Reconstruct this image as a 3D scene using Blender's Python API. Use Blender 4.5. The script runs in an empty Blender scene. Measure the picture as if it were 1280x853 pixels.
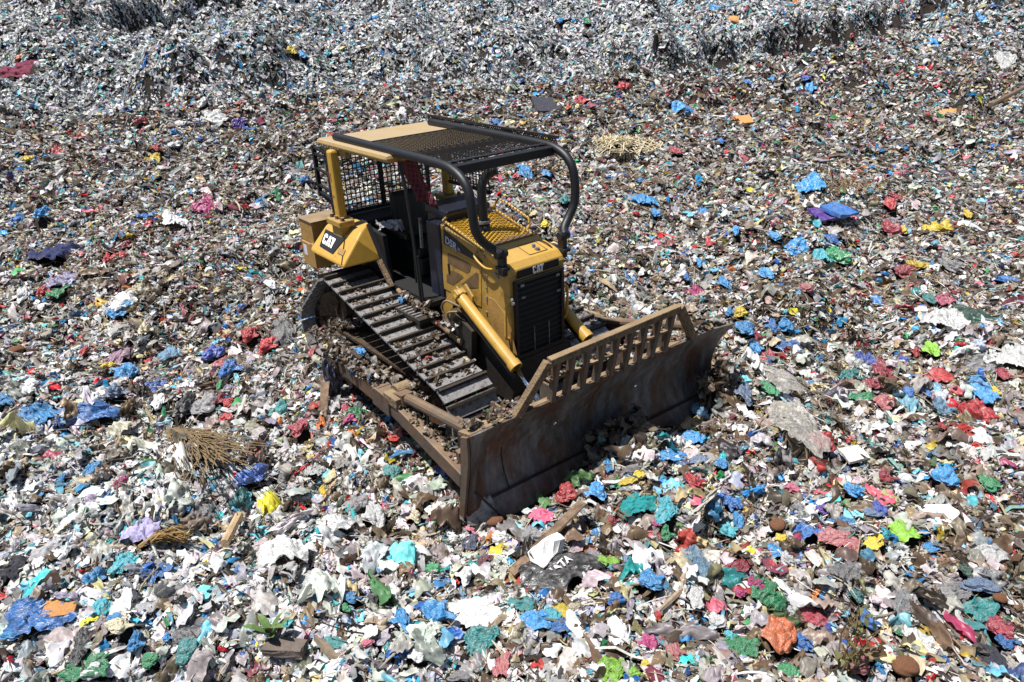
import bpy, bmesh, math, random
import numpy as np
from mathutils import Vector, Matrix
random.seed(11)
PI = math.pi
SC = bpy.context.scene
COL = SC.collection

# ------------------------------------------------------------------ camera
CP = np.array([7.4317, -4.9110, 4.6431])
CF = np.array([-0.71094508, 0.55808905, -0.42789450])
CR = np.array([0.63138821, 0.77449030, -0.03890628])
CU = np.array([-0.30968697, 0.29782777, 0.90299092])
FPX = 906.768                                   # focal length in pixels of a 1280 wide frame
cam = bpy.data.cameras.new('camera'); cob = bpy.data.objects.new('camera', cam); COL.objects.link(cob)
cam.sensor_width = 36; cam.lens = FPX * 36 / 1280; cam.clip_start = .05; cam.clip_end = 2000
M = Matrix(((CR[0], CU[0], -CF[0], CP[0]), (CR[1], CU[1], -CF[1], CP[1]), (CR[2], CU[2], -CF[2], CP[2]), (0, 0, 0, 1)))
cob.matrix_world = M
SC.camera = cob

# ------------------------------------------------------------------ light
world = bpy.data.worlds.new('World'); SC.world = world; world.use_nodes = True
nt = world.node_tree; bg = nt.nodes['Background']
sky = nt.nodes.new('ShaderNodeTexSky'); sky.sky_type = 'NISHITA'; sky.sun_disc = False
S = Vector((-0.14, -0.30, 1.0)).normalized()
sky.sun_elevation = math.asin(S.z); sky.sun_rotation = math.atan2(S.x, S.y)
sky.air_density = 1.0; sky.dust_density = 1.0
nt.links.new(sky.outputs[0], bg.inputs[0]); bg.inputs[1].default_value = 0.06
sl = bpy.data.lights.new('sun', 'SUN'); sl.energy = 5.0; sl.angle = math.radians(.53); sl.color = (1, .975, .94)
so = bpy.data.objects.new('sun', sl); COL.objects.link(so); so.rotation_euler = S.to_track_quat('Z', 'Y').to_euler()
SC.view_settings.view_transform = 'Standard'; SC.view_settings.look = 'None'
SC.view_settings.exposure = 0.52; SC.view_settings.gamma = 1
SC.cycles.max_bounces = 5; SC.cycles.diffuse_bounces = 1; SC.cycles.glossy_bounces = 2
SC.cycles.transparent_max_bounces = 4; SC.cycles.transmission_bounces = 3
SC.cycles.use_denoising = True

# ------------------------------------------------------------------ helpers
def lin(c):
    return tuple(((x / 255) / 12.92 if x / 255 <= .04045 else (((x / 255) + .055) / 1.055) ** 2.4) for x in c)

def tag(o, label=None, cat=None, group=None, kind=None):
    if label: o['label'] = label
    if cat: o['category'] = cat
    if group: o['group'] = group
    if kind: o['kind'] = kind
    return o

def obj(name, bm, mat, parent=None, smooth=False, bevel=0):
    bmesh.ops.recalc_face_normals(bm, faces=bm.faces)
    me = bpy.data.meshes.new(name); bm.to_mesh(me); bm.free()
    if smooth:
        me.polygons.foreach_set('use_smooth', [True] * len(me.polygons))
    if mat: me.materials.append(mat)
    o = bpy.data.objects.new(name, me); COL.objects.link(o)
    if parent: o.parent = parent
    if bevel:
        b = o.modifiers.new('bevel', 'BEVEL'); b.width = bevel; b.segments = 2; b.limit_method = 'ANGLE'; b.angle_limit = math.radians(35)
    return o

def V(*a): return Vector(a)

def box(bm, a, b, rot=None):
    """box between corners a and b, optionally transformed by the matrix rot"""
    c = [(a[i] + b[i]) / 2 for i in range(3)]; s = [abs(b[i] - a[i]) for i in range(3)]
    m = Matrix.Translation(c) @ Matrix.Diagonal((s[0], s[1], s[2], 1))
    if rot: m = rot @ m
    return bmesh.ops.create_cube(bm, size=1, matrix=m)

def beam(bm, p, q, w, h, up=(0, 0, 1)):
    """rectangular bar from p to q, w wide (sideways) and h high"""
    p, q = Vector(p), Vector(q); d = (q - p); L = d.length; d.normalize()
    s = d.cross(Vector(up)); s = s.normalized() if s.length > 1e-4 else Vector((1, 0, 0)); u = s.cross(d)
    m = Matrix(((d.x, s.x, u.x, (p.x + q.x) / 2), (d.y, s.y, u.y, (p.y + q.y) / 2), (d.z, s.z, u.z, (p.z + q.z) / 2), (0, 0, 0, 1)))
    bmesh.ops.create_cube(bm, size=1, matrix=m @ Matrix.Diagonal((L, w, h, 1)))

def smooth_path(pts, n=4):
    P = [Vector(p) for p in pts]; out = []
    for i in range(len(P) - 1):
        a = P[max(i - 1, 0)]; b = P[i]; c = P[i + 1]; d = P[min(i + 2, len(P) - 1)]
        for k in range(n):
            t = k / n
            out.append(.5 * ((2 * b) + (c - a) * t + (2 * a - 5 * b + 4 * c - d) * t * t + (3 * b - a - 3 * c + d) * t ** 3))
    out.append(P[-1]); return out

def tube(bm, pts, r, seg=10, n=4, sm=True, cap=True):
    P = smooth_path(pts, n) if sm and len(pts) > 2 else [Vector(p) for p in pts]
    R = r if callable(r) else (lambda t: r)
    rings = []; prev = None
    for i, p in enumerate(P):
        d = (P[min(i + 1, len(P) - 1)] - P[max(i - 1, 0)]).normalized()
        if prev is None:
            a = d.cross(Vector((0, 0, 1)))
            if a.length < .1: a = d.cross(Vector((1, 0, 0)))
        else:
            a = prev - d * prev.dot(d)
        a.normalize(); prev = a; b = d.cross(a); rr = R(i / (len(P) - 1))
        rings.append([bm.verts.new(p + (a * math.cos(2 * PI * k / seg) + b * math.sin(2 * PI * k / seg)) * rr) for k in range(seg)])
    for i in range(len(rings) - 1):
        for k in range(seg):
            bm.faces.new((rings[i][k], rings[i][(k + 1) % seg], rings[i + 1][(k + 1) % seg], rings[i + 1][k]))
    if cap:
        bm.faces.new(rings[0][::-1]); bm.faces.new(rings[-1])

def prism(bm, poly, axis, a, b):
    """extrude a 2D polygon along an axis from a to b; poly is in the other two axes in order"""
    def P(p, t):
        return {'y': (p[0], t, p[1]), 'x': (t, p[0], p[1]), 'z': (p[0], p[1], t)}[axis]
    A = [bm.verts.new(P(p, a)) for p in poly]; B = [bm.verts.new(P(p, b)) for p in poly]
    bm.faces.new(A[::-1]); bm.faces.new(B)
    n = len(poly)
    for i in range(n): bm.faces.new((A[i], A[(i + 1) % n], B[(i + 1) % n], B[i]))

def cyl(bm, p, q, r, seg=20):
    tube(bm, [p, q], r, seg, sm=False)

def hull(bm, pts):
    vs = [bm.verts.new(p) for p in pts]
    r = bmesh.ops.convex_hull(bm, input=vs)
    bmesh.ops.delete(bm, geom=[g for g in r['geom_interior'] if isinstance(g, bmesh.types.BMVert)], context='VERTS')
    bmesh.ops.dissolve_limit(bm, angle_limit=math.radians(2), verts=bm.verts, edges=bm.edges)

def BM(): return bmesh.new()

# ------------------------------------------------------------------ materials
def mat(name, col, rough=.5, metal=0, dust=0.0, dustcol=(150, 125, 95), spots=None, noise=.25, nscale=9, bump=.0, spec=.5, bscale=40, stretch=None):
    m = bpy.data.materials.new(name); m.use_nodes = True; t = m.node_tree; p = t.nodes['Principled BSDF']
    tc = t.nodes.new('ShaderNodeTexCoord')
    n1 = t.nodes.new('ShaderNodeTexNoise'); n1.inputs['Scale'].default_value = nscale; n1.inputs['Detail'].default_value = 6; n1.inputs['Roughness'].default_value = .65
    OV = tc.outputs['Object']
    if stretch:
        mpp = t.nodes.new('ShaderNodeMapping'); mpp.inputs['Scale'].default_value = stretch; t.links.new(OV, mpp.inputs[0]); OV = mpp.outputs[0]
    t.links.new(OV, n1.inputs['Vector'])
    c = lin(col) if max(col) > 1 else col
    mr = t.nodes.new('ShaderNodeMapRange'); mr.inputs[1].default_value = .3; mr.inputs[2].default_value = .7
    mr.inputs[3].default_value = 1 - noise; mr.inputs[4].default_value = 1 + noise * .6
    t.links.new(n1.outputs[0], mr.inputs[0])
    mul = t.nodes.new('ShaderNodeVectorMath'); mul.operation = 'SCALE'; mul.inputs[0].default_value = c[:3]
    t.links.new(mr.outputs[0], mul.inputs['Scale']); last = mul.outputs[0]
    def mixin(fac, colr):
        nonlocal last
        mx = t.nodes.new('ShaderNodeMix'); mx.data_type = 'RGBA'; mx.inputs[7].default_value = (*lin(colr), 1)
        t.links.new(fac, mx.inputs[0]); t.links.new(last, mx.inputs[6]); last = mx.outputs[2]
    if spots:
        colr, sc, lo, hi = spots
        n2 = t.nodes.new('ShaderNodeTexNoise'); n2.inputs['Scale'].default_value = sc; n2.inputs['Detail'].default_value = 8; n2.inputs['Roughness'].default_value = .7
        t.links.new(OV, n2.inputs['Vector'])
        m2 = t.nodes.new('ShaderNodeMapRange'); m2.inputs[1].default_value = lo; m2.inputs[2].default_value = hi
        t.links.new(n2.outputs[0], m2.inputs[0]); mixin(m2.outputs[0], colr)
    if dust:
        g = t.nodes.new('ShaderNodeNewGeometry'); sx = t.nodes.new('ShaderNodeSeparateXYZ'); t.links.new(g.outputs['Normal'], sx.inputs[0])
        m3 = t.nodes.new('ShaderNodeMapRange'); m3.inputs[1].default_value = .2; m3.inputs[2].default_value = .95; t.links.new(sx.outputs[2], m3.inputs[0])
        n3 = t.nodes.new('ShaderNodeTexNoise'); n3.inputs['Scale'].default_value = 4; n3.inputs['Detail'].default_value = 7; t.links.new(tc.outputs['Object'], n3.inputs['Vector'])
        m4 = t.nodes.new('ShaderNodeMapRange'); m4.inputs[1].default_value = .3; m4.inputs[2].default_value = .65; m4.inputs[3].default_value = .25; m4.inputs[4].default_value = 1; t.links.new(n3.outputs[0], m4.inputs[0])
        mm = t.nodes.new('ShaderNodeMath'); mm.operation = 'MULTIPLY'; t.links.new(m3.outputs[0], mm.inputs[0]); t.links.new(m4.outputs[0], mm.inputs[1])
        m5 = t.nodes.new('ShaderNodeMath'); m5.operation = 'MULTIPLY_ADD'; m5.inputs[1].default_value = dust; m5.inputs[2].default_value = dust * .12; t.links.new(mm.outputs[0], m5.inputs[0])
        mixin(m5.outputs[0], dustcol)
    t.links.new(last, p.inputs['Base Color'])
    p.inputs['Roughness'].default_value = rough; p.inputs['Metallic'].default_value = metal
    p.inputs['Specular IOR Level'].default_value = spec
    if bump:
        nb = t.nodes.new('ShaderNodeTexNoise'); nb.inputs['Scale'].default_value = bscale; nb.inputs['Detail'].default_value = 5; t.links.new(tc.outputs['Object'], nb.inputs['Vector'])
        b = t.nodes.new('ShaderNodeBump'); b.inputs['Strength'].default_value = bump; b.inputs['Distance'].default_value = .02
        t.links.new(nb.outputs[0], b.inputs['Height']); t.links.new(b.outputs[0], p.inputs['Normal'])
    return m

YEL = mat('yellow paint', (172, 134, 56), .55, dust=.75, dustcol=(158, 132, 94), spots=((84, 66, 40), 6, .52, .74), noise=.22, bump=.1)
YELC = mat('cleaner yellow paint', (194, 150, 56), .45, dust=.45, dustcol=(172, 142, 92), spots=((100, 78, 44), 8, .58, .78), noise=.14, bump=.06)
DUSTY = mat('dust covered yellow paint', (164, 134, 74), .8, dust=1.0, dustcol=(158, 139, 110), spots=((90, 70, 48), 5, .62, .75), noise=.2, bump=.2)
BOXM = mat('dusty tan paint', (160, 122, 60), .7, dust=.8, dustcol=(150, 122, 90), spots=((88, 66, 40), 6, .55, .75), noise=.2, bump=.2)
BLK = mat('black paint', (20, 21, 26), .5, dust=.05, dustcol=(90, 84, 78), noise=.3, bump=.05)
BLKM = mat('matt black paint', (12, 12, 14), .7, dust=.04, dustcol=(80, 72, 64), noise=.3)
WIRE = mat('black wire mesh', (30, 28, 27), .55, dust=.15, dustcol=(100, 82, 60))
YWIRE = mat('yellow wire mesh', (214, 162, 34), .45, dust=.15, dustcol=(190, 160, 100))
BRONZE = mat('dirty bronze paint', (104, 80, 50), .8, dust=.3, dustcol=(130, 105, 75), noise=.4)
STEEL = mat('worn track steel', (150, 150, 152), .45, .25, dust=.35, dustcol=(140, 128, 114), spots=((66, 54, 42), 14, .5, .64), noise=.35, bump=.35)
MUD = mat('dried mud', (84, 72, 61), .95, noise=.5, nscale=20, spots=((60, 48, 38), 18, .45, .62), bump=.9, spec=.1)
DARKST = mat('greasy steel and grouser shade', (40, 36, 33), .6, .2, dust=.35, dustcol=(96, 82, 66), noise=.4, bump=.3)
RUST = mat('scuffed rusty steel', (82, 72, 64), .65, .2, dust=.75, dustcol=(138, 116, 92), spots=((104, 70, 46), 3.5, .48, .66), noise=.45, nscale=5, bump=.35, bscale=18)
MOLD = mat('scraped blade steel', (108, 103, 100), .5, .2, dust=.2, dustcol=(120, 100, 80), spots=((86, 58, 40), 3.0, .45, .6), noise=.7, nscale=7, bump=.4, bscale=14, stretch=(1, 1.5, .5))
CAKED = mat('dirt caked steel', (118, 96, 72), .9, .0, dust=.9, dustcol=(146, 124, 94), spots=((70, 54, 40), 16, .46, .6), noise=.5, nscale=22, bump=.9)
CHROME = mat('chrome rod', (200, 215, 230), .12, 1.0, noise=.02)
SEAT = mat('black seat vinyl', (18, 18, 20), .5, noise=.2)
NAVY = mat('dark navy plastic', (28, 34, 52), .35, dust=.04)
WHITE = mat('white lettering', (240, 240, 236), .5, noise=.05)
SILV = mat('silver lettering', (176, 186, 205), .4, noise=.05)
LABELW = mat('white sticker', (205, 205, 215), .6, noise=.15)
DECALY = mat('yellow decal', (250, 190, 20), .5, noise=.03)

def plaid():
    m = bpy.data.materials.new('red checked cloth'); m.use_nodes = True; t = m.node_tree; p = t.nodes['Principled BSDF']
    tc = t.nodes.new('ShaderNodeTexCoord'); last = None
    for ax in ('X', 'Z'):
        w = t.nodes.new('ShaderNodeTexWave'); w.bands_direction = ax; w.inputs['Scale'].default_value = 5.5; t.links.new(tc.outputs['Object'], w.inputs[0])
        r = t.nodes.new('ShaderNodeMapRange'); r.inputs[1].default_value = .75; r.inputs[2].default_value = .95; t.links.new(w.outputs['Fac'], r.inputs[0])
        if last is None: last = r.outputs[0]
        else:
            a = t.nodes.new('ShaderNodeMath'); a.operation = 'MAXIMUM'; t.links.new(last, a.inputs[0]); t.links.new(r.outputs[0], a.inputs[1]); last = a.outputs[0]
    mx = t.nodes.new('ShaderNodeMix'); mx.data_type = 'RGBA'; mx.inputs[6].default_value = (.07, .005, .012, 1); mx.inputs[7].default_value = (.14, .03, .04, 1)
    t.links.new(last, mx.inputs[0]); t.links.new(mx.outputs[2], p.inputs['Base Color']); p.inputs['Roughness'].default_value = .9
    return m
PLAID = plaid()

def film_mat(name, attr=True, col=(1, 1, 1), rough=.42, trans=.22, mottle=.25, clear=0):
    """thin crumpled plastic; colour from the mesh or fixed"""
    m = bpy.data.materials.new(name); m.use_nodes = True; t = m.node_tree; p = t.nodes['Principled BSDF']; out = t.nodes['Material Output']
    g = t.nodes.new('ShaderNodeNewGeometry')
    n = t.nodes.new('ShaderNodeTexNoise'); n.inputs['Scale'].default_value = 22 if attr else 26; n.inputs['Detail'].default_value = 3
    tc = t.nodes.new('ShaderNodeTexCoord'); t.links.new(tc.outputs['Object'], n.inputs['Vector'])
    r = t.nodes.new('ShaderNodeMapRange'); r.inputs[1].default_value = .35; r.inputs[2].default_value = .65; r.inputs[3].default_value = 1 - mottle; r.inputs[4].default_value = 1.05
    t.links.new(n.outputs[0], r.inputs[0])
    sc = t.nodes.new('ShaderNodeVectorMath'); sc.operation = 'SCALE'
    if attr:
        a = t.nodes.new('ShaderNodeAttribute'); a.attribute_name = 'Col'; t.links.new(a.outputs['Color'], sc.inputs[0])
    else:
        dn = t.nodes.new('ShaderNodeTexNoise'); dn.inputs['Scale'].default_value = 5; dn.inputs['Detail'].default_value = 6; dn.inputs['Roughness'].default_value = .7
        gm = t.nodes.new('ShaderNodeMapping'); gm.inputs['Location'].default_value = (len(name) * 1.7 % 17, 3, 1); t.links.new(tc.outputs['Object'], gm.inputs[0]); t.links.new(gm.outputs[0], dn.inputs['Vector'])
        dr = t.nodes.new('ShaderNodeMapRange'); dr.inputs[1].default_value = .42; dr.inputs[2].default_value = .72; dr.inputs[3].default_value = .05; dr.inputs[4].default_value = .5; t.links.new(dn.outputs[0], dr.inputs[0])
        dx = t.nodes.new('ShaderNodeMix'); dx.data_type = 'RGBA'; dx.inputs[6].default_value = (*col, 1); dx.inputs[7].default_value = (.46, .44, .41, 1); t.links.new(dr.outputs[0], dx.inputs[0]); t.links.new(dx.outputs[2], sc.inputs[0])
    if attr: t.links.new(r.outputs[0], sc.inputs['Scale'])
    else:
        oi = t.nodes.new('ShaderNodeObjectInfo'); ra = t.nodes.new('ShaderNodeMapRange'); ra.inputs[3].default_value = .75; ra.inputs[4].default_value = 1.25; t.links.new(oi.outputs['Random'], ra.inputs[0])
        ml = t.nodes.new('ShaderNodeMath'); ml.operation = 'MULTIPLY'; t.links.new(r.outputs[0], ml.inputs[0]); t.links.new(ra.outputs[0], ml.inputs[1]); t.links.new(ml.outputs[0], sc.inputs['Scale'])
    t.links.new(sc.outputs[0], p.inputs['Base Color'])
    p.inputs['Roughness'].default_value = rough; p.inputs['Specular IOR Level'].default_value = .45 if attr else .7
    if not attr:
        # fine creases of the film
        mp = t.nodes.new('ShaderNodeMapping'); mp.inputs['Scale'].default_value = (.55, 2.2, 1.2); oi2 = t.nodes.new('ShaderNodeObjectInfo'); av = t.nodes.new('ShaderNodeVectorMath'); av.operation = 'ADD'; t.links.new(tc.outputs['Object'], av.inputs[0]); t.links.new(oi2.outputs['Random'], av.inputs[1]); t.links.new(av.outputs[0], mp.inputs[0])
        v = t.nodes.new('ShaderNodeTexNoise'); v.inputs['Scale'].default_value = 7; v.inputs['Detail'].default_value = 3; v.inputs['Roughness'].default_value = .55; v.inputs['Distortion'].default_value = 1.6
        t.links.new(mp.outputs[0], v.inputs['Vector'])
        b = t.nodes.new('ShaderNodeBump'); b.inputs['Strength'].default_value = .6; b.inputs['Distance'].default_value = .02
        t.links.new(v.outputs[0], b.inputs['Height']); t.links.new(b.outputs[0], p.inputs['Normal'])
    tr = t.nodes.new('ShaderNodeBsdfTranslucent'); t.links.new(sc.outputs[0], tr.inputs[0])
    mx = t.nodes.new('ShaderNodeMixShader'); mx.inputs[0].default_value = trans
    t.links.new(p.outputs[0], mx.inputs[1]); t.links.new(tr.outputs[0], mx.inputs[2]); last = mx.outputs[0]
    if clear:
        tp = t.nodes.new('ShaderNodeBsdfTransparent'); m3 = t.nodes.new('ShaderNodeMixShader'); m3.inputs[0].default_value = clear; t.links.new(last, m3.inputs[1]); t.links.new(tp.outputs[0], m3.inputs[2]); last = m3.outputs[0]
    t.links.new(last, out.inputs[0])
    return m

# ------------------------------------------------------------------ the terrain
FH = CF[:2] / np.linalg.norm(CF[:2]); RH = np.array([FH[1], -FH[0]])     # forward and right on the ground
def to_uv(x, y):
    dx = np.asarray(x, float) - CP[0]; dy = np.asarray(y, float) - CP[1]
    return dx * FH[0] + dy * FH[1], dx * RH[0] + dy * RH[1]
def from_uv(u, v):
    return CP[0] + u * FH[0] + v * RH[0], CP[1] + u * FH[1] + v * RH[1]
def ss(a, b, x):
    t = np.clip((x - a) / (b - a), 0, 1); return t * t * (3 - 2 * t)
_r = np.random.RandomState(5)
def _waves(n, lo, hi):
    k = np.exp(_r.uniform(np.log(lo), np.log(hi), n)); a = _r.uniform(0, 2 * PI, n)
    return k * np.cos(a) * 2 * PI, k * np.sin(a) * 2 * PI, _r.uniform(0, 2 * PI, n)
_NO = {s: _waves(14, 1 / (s * 1.6), 1 / (s * .7)) for s in (9., 3.2, 1.3, .5)}
def noise(x, y, s):
    o = 0
    for a, b, c in zip(*_NO[s]): o = o + np.sin(a * x + b * y + c)
    return o / 2.6
def base(u, v):
    z = .028 * np.maximum(0, u - 18) + .0009 * np.maximum(0, u - 34) ** 2
    return np.minimum(z, 9 + .02 * u) - .036 * v * ss(9, 34, u)
def ray(px, py, fn, lo=3., hi=240., n=900):
    d = CF + CR * (px - 640) / FPX - CU * (py - 426.5) / FPX
    t = np.geomspace(lo, hi, n); P = CP[None] + d[None] * t[:, None]
    h = fn(P[:, 0], P[:, 1]); below = np.nonzero(P[:, 2] < h)[0]
    i = below[0] if len(below) else n - 1
    if i > 0 and len(below):
        a = P[i - 1, 2] - h[i - 1]; b = P[i, 2] - h[i]; w = a / (a - b)
        return P[i - 1] + (P[i] - P[i - 1]) * w
    return P[i]
H0 = lambda x, y: base(*to_uv(x, y))
def line(pts, fn):
    uv = sorted((float(v), float(u)) for u, v in (to_uv(*ray(px, py, fn)[:2]) for px, py in pts))
    return np.array([a[0] for a in uv]), np.array([a[1] for a in uv])
L1V, L1U = line([(-60, 140), (60, 141), (180, 146), (300, 132), (430, 116), (560, 113), (640, 108), (760, 99), (830, 97), (890, 86), (960, 76), (1030, 62), (1090, 44), (1190, 12)], H0)
def bank(x, y):
    u, v = to_uv(x, y); wob = noise(x, y, 9.) * 1.2 + noise(x, y, 3.2) * .55 + noise(x, y, 1.3) * .25
    d = u - np.interp(v, L1V, L1U) + wob
    steep = ss(-4, 14, v)                                   # gentle on the left, a cut face on the right
    w = 8. * (1 - steep) + 1.7 * steep
    return base(u, v) + 1.35 * ss(0, w, d) * (1 + .3 * noise(x, y, 9.)) + .012 * np.clip(d, 0, 40)
L2V, L2U = line([(-80, 52), (60, 55), (130, 50), (190, 36), (250, 20), (330, 4), (370, -12)], bank)
def H(x, y):
    x = np.asarray(x, float); y = np.asarray(y, float); u, v = to_uv(x, y)
    z = bank(x, y)
    d2 = u - np.interp(v, L2V, L2U, right=400) + noise(x, y, 3.2) * .8
    z = z + 1.3 * ss(0, 3.4, np.where(v < L2V[-1], d2, -1))
    # heaps and hollows, calm where the machine stands
    mach = np.exp(-(np.maximum(0, np.abs(x - .2) - 2.3) ** 2 + np.maximum(0, np.abs(y) - 1.5) ** 2) / 1.0)
    amp = (1 - .9 * mach) * (1 + ss(15, 45, u) * .8)
    z = z + amp * (.13 * noise(x, y, 3.2) + .07 * noise(x, y, 1.3) + .035 * noise(x, y, .5) + .12 * noise(x, y, 9.))
    z = z + .085 * np.clip(y, -2.2, 2.2) * np.exp(-((x - 2.8) / 1.1) ** 2) * np.exp(-np.maximum(0, np.abs(y) - 2) ** 2)
    for bx, by, br, bh in BUMPS: z = z + bh * np.exp(-((x - bx) ** 2 + (y - by) ** 2) / br ** 2)
    return z
BUMPS = []
BUMPS = [(3.05, -.1, .45, .26), (2.95, .35, .35, .2), (3.1, 1.75, .4, .3), (-1.4, -1.85, .6, .22), (-.3, -1.95, .5, .16), (.7, -2.0, .5, .08), (2.8, -1.85, .3, -.07), (.2, -2.6, .7, .1), (3.6, -1.6, .7, .10)]

def at(px, py):
    return ray(px, py, H, 3., 240., 1500)

def ground_mesh():
    s = np.concatenate([np.linspace(0, 4, 14)[:-1], 4 + np.geomspace(1.0, 210, 620) - 1])
    tt = np.linspace(-1, 1, 620)
    u = (s - 5)[:, None] * np.ones_like(tt)[None]; v = tt[None] * (1.15 * np.maximum(u, 0) + 12)
    x, y = from_uv(u, v); z = H(x, y) - .05
    n, m = x.shape
    me = bpy.data.meshes.new('ground'); co = np.stack([x, y, z], -1).reshape(-1, 3)
    i = np.arange(n * m).reshape(n, m); q = np.stack([i[:-1, :-1], i[:-1, 1:], i[1:, 1:], i[1:, :-1]], -1).reshape(-1, 4)[:, ::-1]
    me.vertices.add(len(co)); me.vertices.foreach_set('co', co.ravel().astype('f4'))
    me.loops.add(q.size); me.loops.foreach_set('vertex_index', q.ravel().astype('i4'))
    me.polygons.add(len(q)); me.polygons.foreach_set('loop_start', np.arange(0, q.size, 4, dtype='i4')); me.polygons.foreach_set('loop_total', np.full(len(q), 4, 'i4'))
    me.update(); me.validate()
    me.materials.append(mat('compacted refuse soil', (50, 45, 41), .95, spots=((100, 94, 88), 26, .56, .66), noise=.6, nscale=14, bump=1, spec=.1))
    o = bpy.data.objects.new('ground', me); COL.objects.link(o); return tag(o, 'dark compacted soil beneath the spread of waste', kind='structure')
ground_mesh()

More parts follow.
